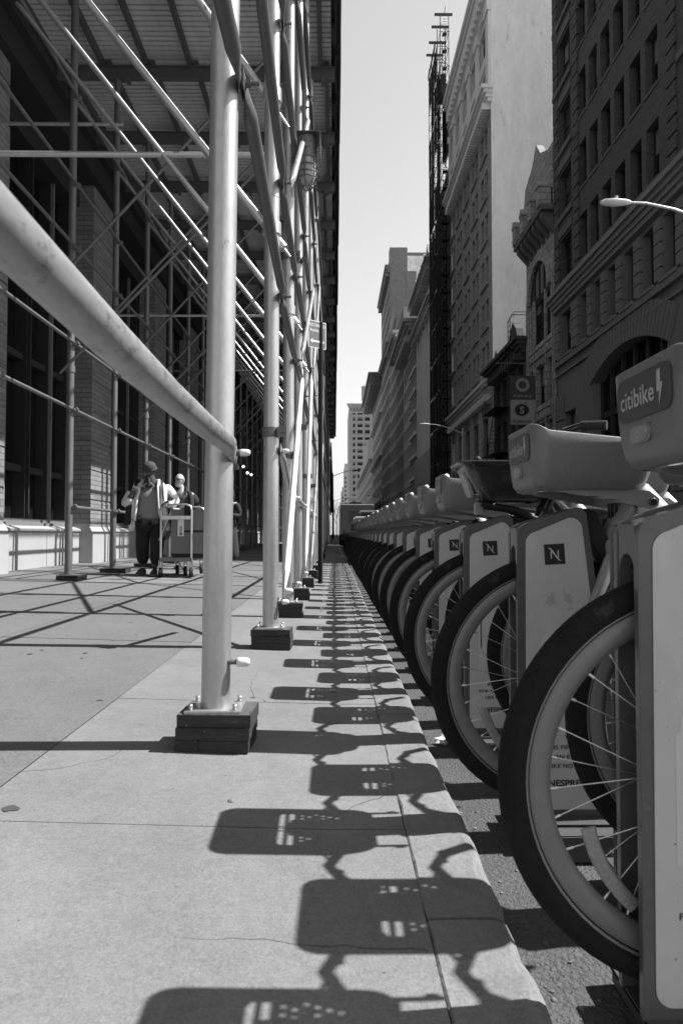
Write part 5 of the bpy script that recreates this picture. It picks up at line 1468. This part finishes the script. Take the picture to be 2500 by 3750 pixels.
mb.prism(rrect(-.05,.05,-.17,.15,.02),(-.285,-.13,.97),(.9,-.3,.15),(.1,0,1),(-.3,-.95,0),.03,0)
mb.build('bag_straps', M['black'], p1)
mb = MB(); V, F = skin_mesh([(0,0,.92),(.105,.0,.80),(.115,-.07,.48),(.075,.0,.16),(-.105,0,.80),(-.125,.0,.48),(-.14,.11,.17)], [(0,1),(1,2),(2,3),(0,4),(4,5),(5,6)], [(.19,.155),(.125,.125),(.105,.105),(.088,.09),(.125,.125),(.105,.105),(.088,.09)]); mb.add(V, F, 0, True)
mb.build('trousers', cl_['trousers'], p1)
for s, hx, hy, dx in ((1,.07,-.02,.1),(-1,-.135,.10,-.08)):
    mb = MB(); shoe(mb, (hx,hy+.02,.01), (dx,-1,0), 0, 1); mb.build('shoe', [cl_['scarf'], M['frame_mid']], p1)
p1.scale = (1.07,1.07,1.0)
ph = thing('phone', 'dark phone held up by the man in the beanie', 'phone', (x, y, gz(x))); mb = MB(); mb.prism(rrect(-.034,.034,-.07,.07,.008),(-.195,-.345,1.385),(.8,-.55,.0),V3((.25,.25,.9)).normalized(),V3((.5,.8,-.35)).normalized(),.009,0); mb.build('case', M['blackgloss'], ph); ph.scale = (1.07,1.07,1.0)

# bald man with glasses walking behind the cart
x, y = -2.88, 12.9
p2 = thing('person', 'bald bearded man with glasses and dark jacket walking behind the cart', 'person', (x, y, gz(x)))
def b2(mb):
    pts = [(0,0,.94),(0,0,1.12),(0,0,1.34),(0,0,1.46),(-.01,-.01,1.54),(-.02,-.01,1.60),(.10,0,.88),(.10,-.10,.5),(.10,-.08,.10),(-.10,0,.88),(-.10,.06,.5),(-.09,.22,.13),(.19,0,1.42),(.26,.03,1.14),(.24,-.10,.92),(-.19,0,1.42),(-.24,.02,1.14),(-.22,-.1,.92)]
    ed = [(0,1),(1,2),(2,3),(3,4),(4,5),(0,6),(6,7),(7,8),(0,9),(9,10),(10,11),(2,12),(12,13),(13,14),(2,15),(15,16),(16,17)]
    V, F = skin_mesh(pts, ed, [(.14,.11),(.15,.12),(.16,.11),(.09,.08),.056,.055,.09,.06,.045,.09,.06,.045,.07,.05,.034,.07,.05,.034]); mb.add(V, F, 0, True)
    head(mb, (-.035,-.02,1.67), .06, -.45, 0, 1, 1.05)
    hand(mb, (.24,-.10,.92), (0,-.25,-1), (1,0,0), 1, 0, .5); hand(mb, (-.22,-.10,.92), (0,-.25,-1), (-1,0,0), -1, 0, .5)
body_of(p2, skin_light, b2)
mb = MB(); R_ = Matrix.Rotation(-.45,3,'Z'); c = V3((-.035,-.02,1.67))
for s in (-1,1):
    mb.torus(c + R_ @ V3((s*.034,-.108,.014)), R_ @ V3((0,1,0)), .024, .004, 16, 6, 0); mb.tube([c + R_ @ V3((s*.058,-.105,.018)), c + R_ @ V3((s*.088,.01,.02))], .004, 6)
mb.build('glasses', M['black'], p2)
mb = MB(); vs = []
for i in range(7):
    for j in range(15):
        a = -PI/2 + (j-7)/7*1.25; k = i/6; vs.append(c + R_ @ V3((math.cos(a)*(.080-.026*k), math.sin(a)*(.105-.010*k)-.006, -.052-.078*k)))
mb.add(vs, [(i*15+j,i*15+j+1,(i+1)*15+j+1,(i+1)*15+j) for i in range(6) for j in range(14)], 0, True); mb.build('beard', cl_['beard'], p2)
mb = MB(); V, F = skin_mesh([(0,0,.90),(0,0,1.15),(0,0,1.36),(0,0,1.47),(.17,0,1.42),(-.17,0,1.42)],[(0,1),(1,2),(2,3),(2,4),(2,5)],[(.18,.145),(.19,.155),(.19,.14),(.09,.08),(.08,.08),(.08,.08)]); mb.add(V,F,0,True); mb.build('shirt', cl_['shirt'], p2)
mb = MB(); V, F = skin_mesh([(.02,.08,.86),(.02,.08,1.15),(0,.06,1.36),(0,.03,1.47)],[(0,1),(1,2),(2,3)],[(.23,.08),(.22,.09),(.22,.11),(.12,.08)]); mb.add(V,F,0,True)
for s in (-1,1):
    chain(mb,[(s*.12,.0,1.47),(s*.19,-.06,1.34),(s*.20,-.12,1.1),(s*.20,-.1,.84)],[(.06,.06),(.065,.06),(.06,.05),(.06,.05)],0)
    chain(mb,[(s*.17,.01,1.43),(s*.25,.03,1.28),(s*.28,.04,1.12),(s*.25,-.08,.95)],[.095,.085,.075,.062],0)
    mb.tube([(s*.03,.04,1.53),(s*.10,-.04,1.51),(s*.10,-.14,1.38)],[(.03,.02),(.035,.02),(.01,.01)],8,0)
mb.build('jacket', cl_['navy'], p2)
mb = MB(); V, F = skin_mesh([(0,0,.94),(.10,0,.82),(.105,-.10,.5),(.10,-.08,.14),(-.10,0,.82),(-.105,.06,.5),(-.09,.21,.17)],[(0,1),(1,2),(2,3),(0,4),(4,5),(5,6)],[(.175,.14),(.115,.115),(.095,.095),(.082,.08),(.115,.115),(.095,.095),(.08,.08)]); mb.add(V,F,0,True); mb.build('trousers', cl_['khaki'], p2)
for hx, hy in ((.10,-.08),(-.09,.2)):
    mb = MB(); shoe(mb,(hx,hy+.02,.01),(hx*.3,-1,0),0,1); mb.build('shoe',[cl_['khaki'],M['frame_mid']],p2)

# woman in a long dark coat, half hidden by the nearest post
x, y = -2.16, 13.9
p3 = thing('person', 'woman in a long dark coat half hidden behind the nearest scaffold post', 'person', (x, y, gz(x)), -.25)
def b3(mb):
    pts = [(0,0,.86),(0,0,1.05),(0,0,1.24),(0,0,1.35),(0,-.01,1.42),(0,-.01,1.47),(.08,0,.8),(.08,-.12,.45),(.08,-.10,.1),(-.08,0,.8),(-.08,.08,.45),(-.08,.22,.12),(.16,0,1.30),(.22,.02,1.04),(.10,-.2,1.08),(-.16,0,1.30),(-.21,.02,1.04),(-.08,-.22,1.12)]
    ed = [(0,1),(1,2),(2,3),(3,4),(4,5),(0,6),(6,7),(7,8),(0,9),(9,10),(10,11),(2,12),(12,13),(13,14),(2,15),(15,16),(16,17)]
    V, F = skin_mesh(pts, ed, [(.13,.10),(.12,.10),(.14,.10),(.07,.065),.048,.047,.085,.055,.038,.085,.055,.038,.06,.042,.028,.06,.042,.028]); mb.add(V,F,0,True)
    head(mb,(0,-.03,1.535),.15,.1,0,1,.95); hand(mb,(.10,-.2,1.08),(-.6,-.4,.5),(.5,-.8,0),-1,0,.7,.9); hand(mb,(-.08,-.22,1.12),(.4,-.3,.6),(-.5,-.8,0),1,0,.7,.9)
body_of(p3, skin_light, b3)
mb = MB(); c = V3((0,-.015,1.55)); mb.sphere(c+V3((0,.015,.022)),.112,18,0,(.92,1.0,1.05))
for s in (-1,1): mb.tube([c+V3((s*.06,-.06,.06)),c+V3((s*.10,-.02,0)),c+V3((s*.105,.0,-.12)),c+V3((s*.09,.02,-.22))],[.035,.042,.04,.02],10)
mb.build('hair', cl_['hair'], p3)
mb = MB(); V, F = skin_mesh([(0,.03,.12),(0,.02,.55),(0,.0,.9),(0,0,1.05),(0,0,1.24),(0,.0,1.36),(.15,0,1.30),(-.15,0,1.30)],[(0,1),(1,2),(2,3),(3,4),(4,5),(4,6),(4,7)],[(.25,.20),(.22,.18),(.18,.15),(.155,.13),(.165,.13),(.08,.07),(.08,.08),(.08,.08)]); mb.add(V,F,0,True)
for s in (-1,1): chain(mb,[(s*.15,0,1.31),(s*.22,.02,1.16),(s*.235,.02,1.04),(s*.14,-.15,1.06)],[.08,.07,.065,.05],0)
mb.build('coat', cl_['coat'], p3)
for hx, hy in ((.08,-.10),(-.08,.2)):
    mb = MB(); shoe(mb,(hx,hy+.02,.01),(0,-1,0),0,0); mb.build('shoe',[M['black']],p3)

# platform cart with a box
x, y = -2.44, 10.55
ct = thing('platform_cart', 'steel platform cart with tall loop handles pushed by the man in the beanie', 'cart', (x, y, gz(x)))
mb = MB(); mb.box(-.24,.24,.0,1.05,.27,.30); mb.box(-.25,.25,-.01,.02,.25,.31); mb.build('platform', M['frame_mid'], ct, bevel=.004)
for yy in (.02,1.02):
    mb = MB(); mb.tube([(-.235,yy,.14),(-.235,yy,1.03),(-.22,yy,1.10),(-.16,yy,1.13),(.16,yy,1.13),(.22,yy,1.10),(.235,yy,1.03),(.235,yy,.14)],.0165,12)
    mb.box(-.235,.235,yy-.008,yy+.008,.90,.955); mb.build('handle', M['spoke'], ct)
for i, (wx, wy) in enumerate(((-.235,.02),(.235,.02),(-.2,1.0),(.2,1.0),(.03,.55))):
    mb = MB(); mb.lathe([(.02,-.02),(.07,-.021),(.078,-.012),(.078,.012),(.07,.021),(.02,.02)],(wx,wy,.08),(1,0,0),20); wq = mb.build('wheel', M['black'], ct)
    mb = MB(); mb.box(wx-.03,wx-.024,wy-.02,wy+.02,.07,.27); mb.box(wx+.024,wx+.03,wy-.02,wy+.02,.07,.27); mb.box(wx-.03,wx+.03,wy-.03,wy+.03,.17,.19); mb.cyl((wx-.035,wy,.08),(wx+.035,wy,.08),.012,8); mb.build('caster', M['spoke'], wq)
bx = thing('delivery_bag', 'grey insulated delivery bag with a white number tag riding on the cart', 'bag', (x, y, gz(x)+.30))
mb = MB(); mb.box(-.08,.42,.12,.75,.0,.07,1); mb.box(-.10,.50,.12,.75,.07,.76,0); mb.prism([(-.09,.79),(-.30,.28),(-.285,.27),(-.07,.77)],(0,.12,0),(1,0,0),(0,0,1),(0,-1,0),-.6,2)
mb.box(.10,.20,.108,.118,.64,.81,1); mb.box(.10,.40,.11,.118,.40,.43,1)
lm = mat('bag cloth', .16, .85, 0, ((6,.15),)); 
mb.box(.0,.095,.112,.118,.34,.60,3)
text_on(mb,'7300',V3((.068,.110,.39)),V3((0,0,1)),V3((-1,0,0)),.055,4,'l',.02,.105)
mb.lathe([(.0,.0),(.024,.0)],(.048,.110,.375),(0,-1,0),14,5)
mb.build('body', [lm, M['black'], M['mid_stone'], M['white'], M['letter_dark'], M['frame_mid']], bx, bevel=0)

pp_ = thing('crumpled_paper', 'crumpled pale paper scrap in the gutter beside the second bike wheel', 'litter', (.43, 2.62, 0))
mb = MB(); rr = random.Random(8); n = 10; vs = []
for i in range(6):
    for j in range(n):
        th = PI*i/5; a = 2*PI*j/n; r = .034*rr.uniform(.6,1.25); vs.append((math.sin(th)*math.cos(a)*r*1.6, math.sin(th)*math.sin(a)*r, .018+math.cos(th)*r*.55))
mb.add(vs, [(i*n+j,(i+1)*n+j,(i+1)*n+(j+1) % n,i*n+(j+1) % n) for i in range(5) for j in range(n)]); mb.build('scrap', M['white'], pp_)
# ------------------------------------------------------------------ vehicles past the bikes
def car(label, x0, y0, w, L, H, m, kind='sedan'):
    t = thing('parked_car', label, 'car', (x0+w/2, y0, 0), 0, 'vehicles parked beyond the bikes')
    if kind == 'suv': side = [(0,.35),(0,.95),(.10,1.05),(.45,H-.10),(.75,H),(L*.62,H-.02),(L*.76,1.08),(L-.15,.98),(L,.75),(L,.35)]
    else: side = [(0,.35),(0,.88),(.15,.98),(.55,1.02),(1.15,H-.06),(1.5,H),(L*.58,H-.02),(L*.74,1.0),(L-.2,.86),(L,.7),(L,.35)]
    mb = MB(); n = len(side)
    def halfw(z): return w/2 - max(0,(z-.95))*.22
    A = [(-halfw(z),y,z) for y,z in side]; Bv = [(halfw(z),y,z) for y,z in side]
    mb.add(A, [tuple(range(n))]); mb.add(Bv, [tuple(reversed(range(n)))])
    mb.add(A+Bv, [(i,n+i,n+(i+1) % n,(i+1) % n) for i in range(n)])
    mb.build('body', m, t, bevel=.05)
    zt = H-.16; yb = .17 if kind == 'suv' else .68
    mb = MB(); yt = (.36 if kind == 'suv' else 1.05)
    mb.quad((-halfw(1.1)+.1,yb+.0-.02,1.1),(halfw(1.1)-.1,yb-.02,1.1),(halfw(zt)-.12,yt-.02,zt),(-halfw(zt)+.12,yt-.02,zt)); mb.build('rear_window', M['glass'], t)
    for s in (-1,1):
        mb = MB(); a = yt+.15; b = L*.60
        mb.quad((s*(halfw(1.1)+.012),a,1.1),(s*(halfw(1.1)+.012),b+.4,1.1),(s*(halfw(zt)+.012),b,zt),(s*(halfw(zt)+.012),a+.15,zt)); mb.build('side_window', M['glass'], t)
        mb = MB(); mb.box(s*(w/2-.28) if s > 0 else s*(w/2-.02), s*(w/2-.02) if s > 0 else s*(w/2-.28), -.02,.05,.78,.92); mb.build('tail_light', M['frame_mid'], t)
        for yy in (.85, L-.85):
            mb = MB(); mb.lathe([(.0,.0),(.2,.0),(.22,-.02),(.31,-.02),(.33,.03),(.33,.2),(0,.2)],(s*(w/2+.01),yy,.33),(-s,0,0),24); mb.build('wheel', M['tyre'], t)
    mb = MB(); mb.box(-.26,.26,-.03,.0,.62,.74); mb.build('number_plate', M['white'], t)
    mb = MB(); mb.box(-w/2+.02,w/2-.02,-.06,.12,.38,.58); mb.build('bumper', M['black'], t, bevel=.02)
    return t
car('dark sedan parked just past the last bikes', .62, 24.3, 1.8, 4.6, 1.46, M['blackgloss'])
car('tall dark sport utility car beyond the dark sedan', .95, 31.0, 1.95, 4.9, 1.9, M['blackgloss'], 'suv')
vn = thing('delivery_van', 'pale box van parked beyond the dark cars', 'van', (1.55, 46, 0))
mb = MB(); mb.box(-1.15,1.15,0,6.2,.75,2.85); mb.box(-1.0,1.0,6.2,7.6,.5,2.1); mb.build('body', M['rust'], vn, bevel=.09, seg=3)
mb = MB(); mb.box(-.60,.55,-.03,0,1.5,2.35); mb.build('rear_panel', M['frame_mid'], vn)
mb = MB(); mb.box(-1.12,1.12,-.1,.1,.5,.74); mb.box(-1.1,1.1,-.02,7,.35,.75); mb.build('bumper', M['black'], vn, bevel=.02)
mb = MB(); mb.box(-.5,.3,1,1.8,2.85,2.98); mb.build('roof_vent', M['black'], vn, bevel=.03)
for s in (-1,1):
    mb = MB(); mb.box(s*.9-.1,s*.9+.1,-.04,0,.85,1.05); mb.build('tail_light', M['frame_mid'], vn)
    for yy in (1.2,6.3):
        mb = MB(); mb.lathe([(0,0),(.22,0),(.38,-.01),(.40,.04),(.40,.25),(0,.25)],(s*1.16,yy,.4),(-s,0,0),24); mb.build('wheel', M['tyre'], vn)
# a bicycle leaning by the kerb
bc = thing('bicycle', 'dark city bicycle standing end-on at the kerb beyond the sign post', 'bicycle', (-.40, 27.4, WALK_TOP+.01), PI/2+.07)
for nm, xx in (('front_wheel',0),('rear_wheel',1.04)):
    mb = MB(); mb.torus((xx,0,.345),(0,1,0),.325,.02,40,8); w_ = mb.build(nm, M['tyre'], bc)
    mb = MB(); mb.torus((xx,0,.345),(0,1,0),.30,.012,40,6); 
    for q in range(16): a = 2*PI*q/16; mb.tube([(xx,0,.345),(xx+math.cos(a)*.3,0,.345+math.sin(a)*.3)],.0015,4,0,False)
    mb.build('rim', M['spoke'], w_)
mb = MB()
for a, b in (((.20,0,.85),(.50,0,.32)),((.22,0,.78),(.62,0,.80)),((.50,0,.32),(.68,0,.92)),((.50,0,.32),(1.04,0,.345)),((.64,0,.80),(1.04,0,.345))): mb.tube([a,b],.016,8)
mb.build('frame', M['black'], bc)
mb = MB(); mb.tube([(0,.05,.345),(.15,.04,.72),(.21,0,.92)],.012,8); mb.tube([(0,-.05,.345),(.15,-.04,.72)],.012,8); mb.build('fork', M['black'], bc)
mb = MB(); mb.tube([(.16,-.30,1.02),(.14,-.15,1.02),(.20,0,1.0),(.14,.15,1.02),(.16,.30,1.02)],.012,8); mb.tube([(.21,0,.9),(.2,0,1.0)],.014,8); mb.build('handlebar', M['spoke'], bc)
mb = MB(); mb.tube([(.58,0,.95),(.70,0,.96),(.82,0,.97)],[(.02,.02),(.06,.03),(.07,.03)],10,0,True,(0,1,0)); mb.build('saddle', M['black'], bc)
# bare street tree far away on the left kerb
tr = thing('bare_tree', 'thin bare street tree far down the left kerb below the lamp arms', 'tree', (.6, 190, 0))
mb = MB(); tw = MB(); rr = random.Random(3)
def grow(p, d, l, r, dep):
    q = p + d*l; (mb if dep > 2 else tw).tube([p, (p+q)/2+V3((rr.uniform(-.05,.05)*l,0,0)), q],[r,r*.85,r*.7],5)
    if dep == 0: return
    for _ in range(3 if dep > 1 else 2):
        e = (d + V3((rr.uniform(-.7,.7),rr.uniform(-.7,.7),rr.uniform(-.1,.6)))).normalized(); grow(q, e, l*rr.uniform(.6,.85), r*.62, dep-1)
grow(V3((0,0,0)), V3((0,0,1)), 3.2, .16, 5)
mb.build('trunk', M['black'], tr); tw.build('crown', M['frame_dark'], tr)
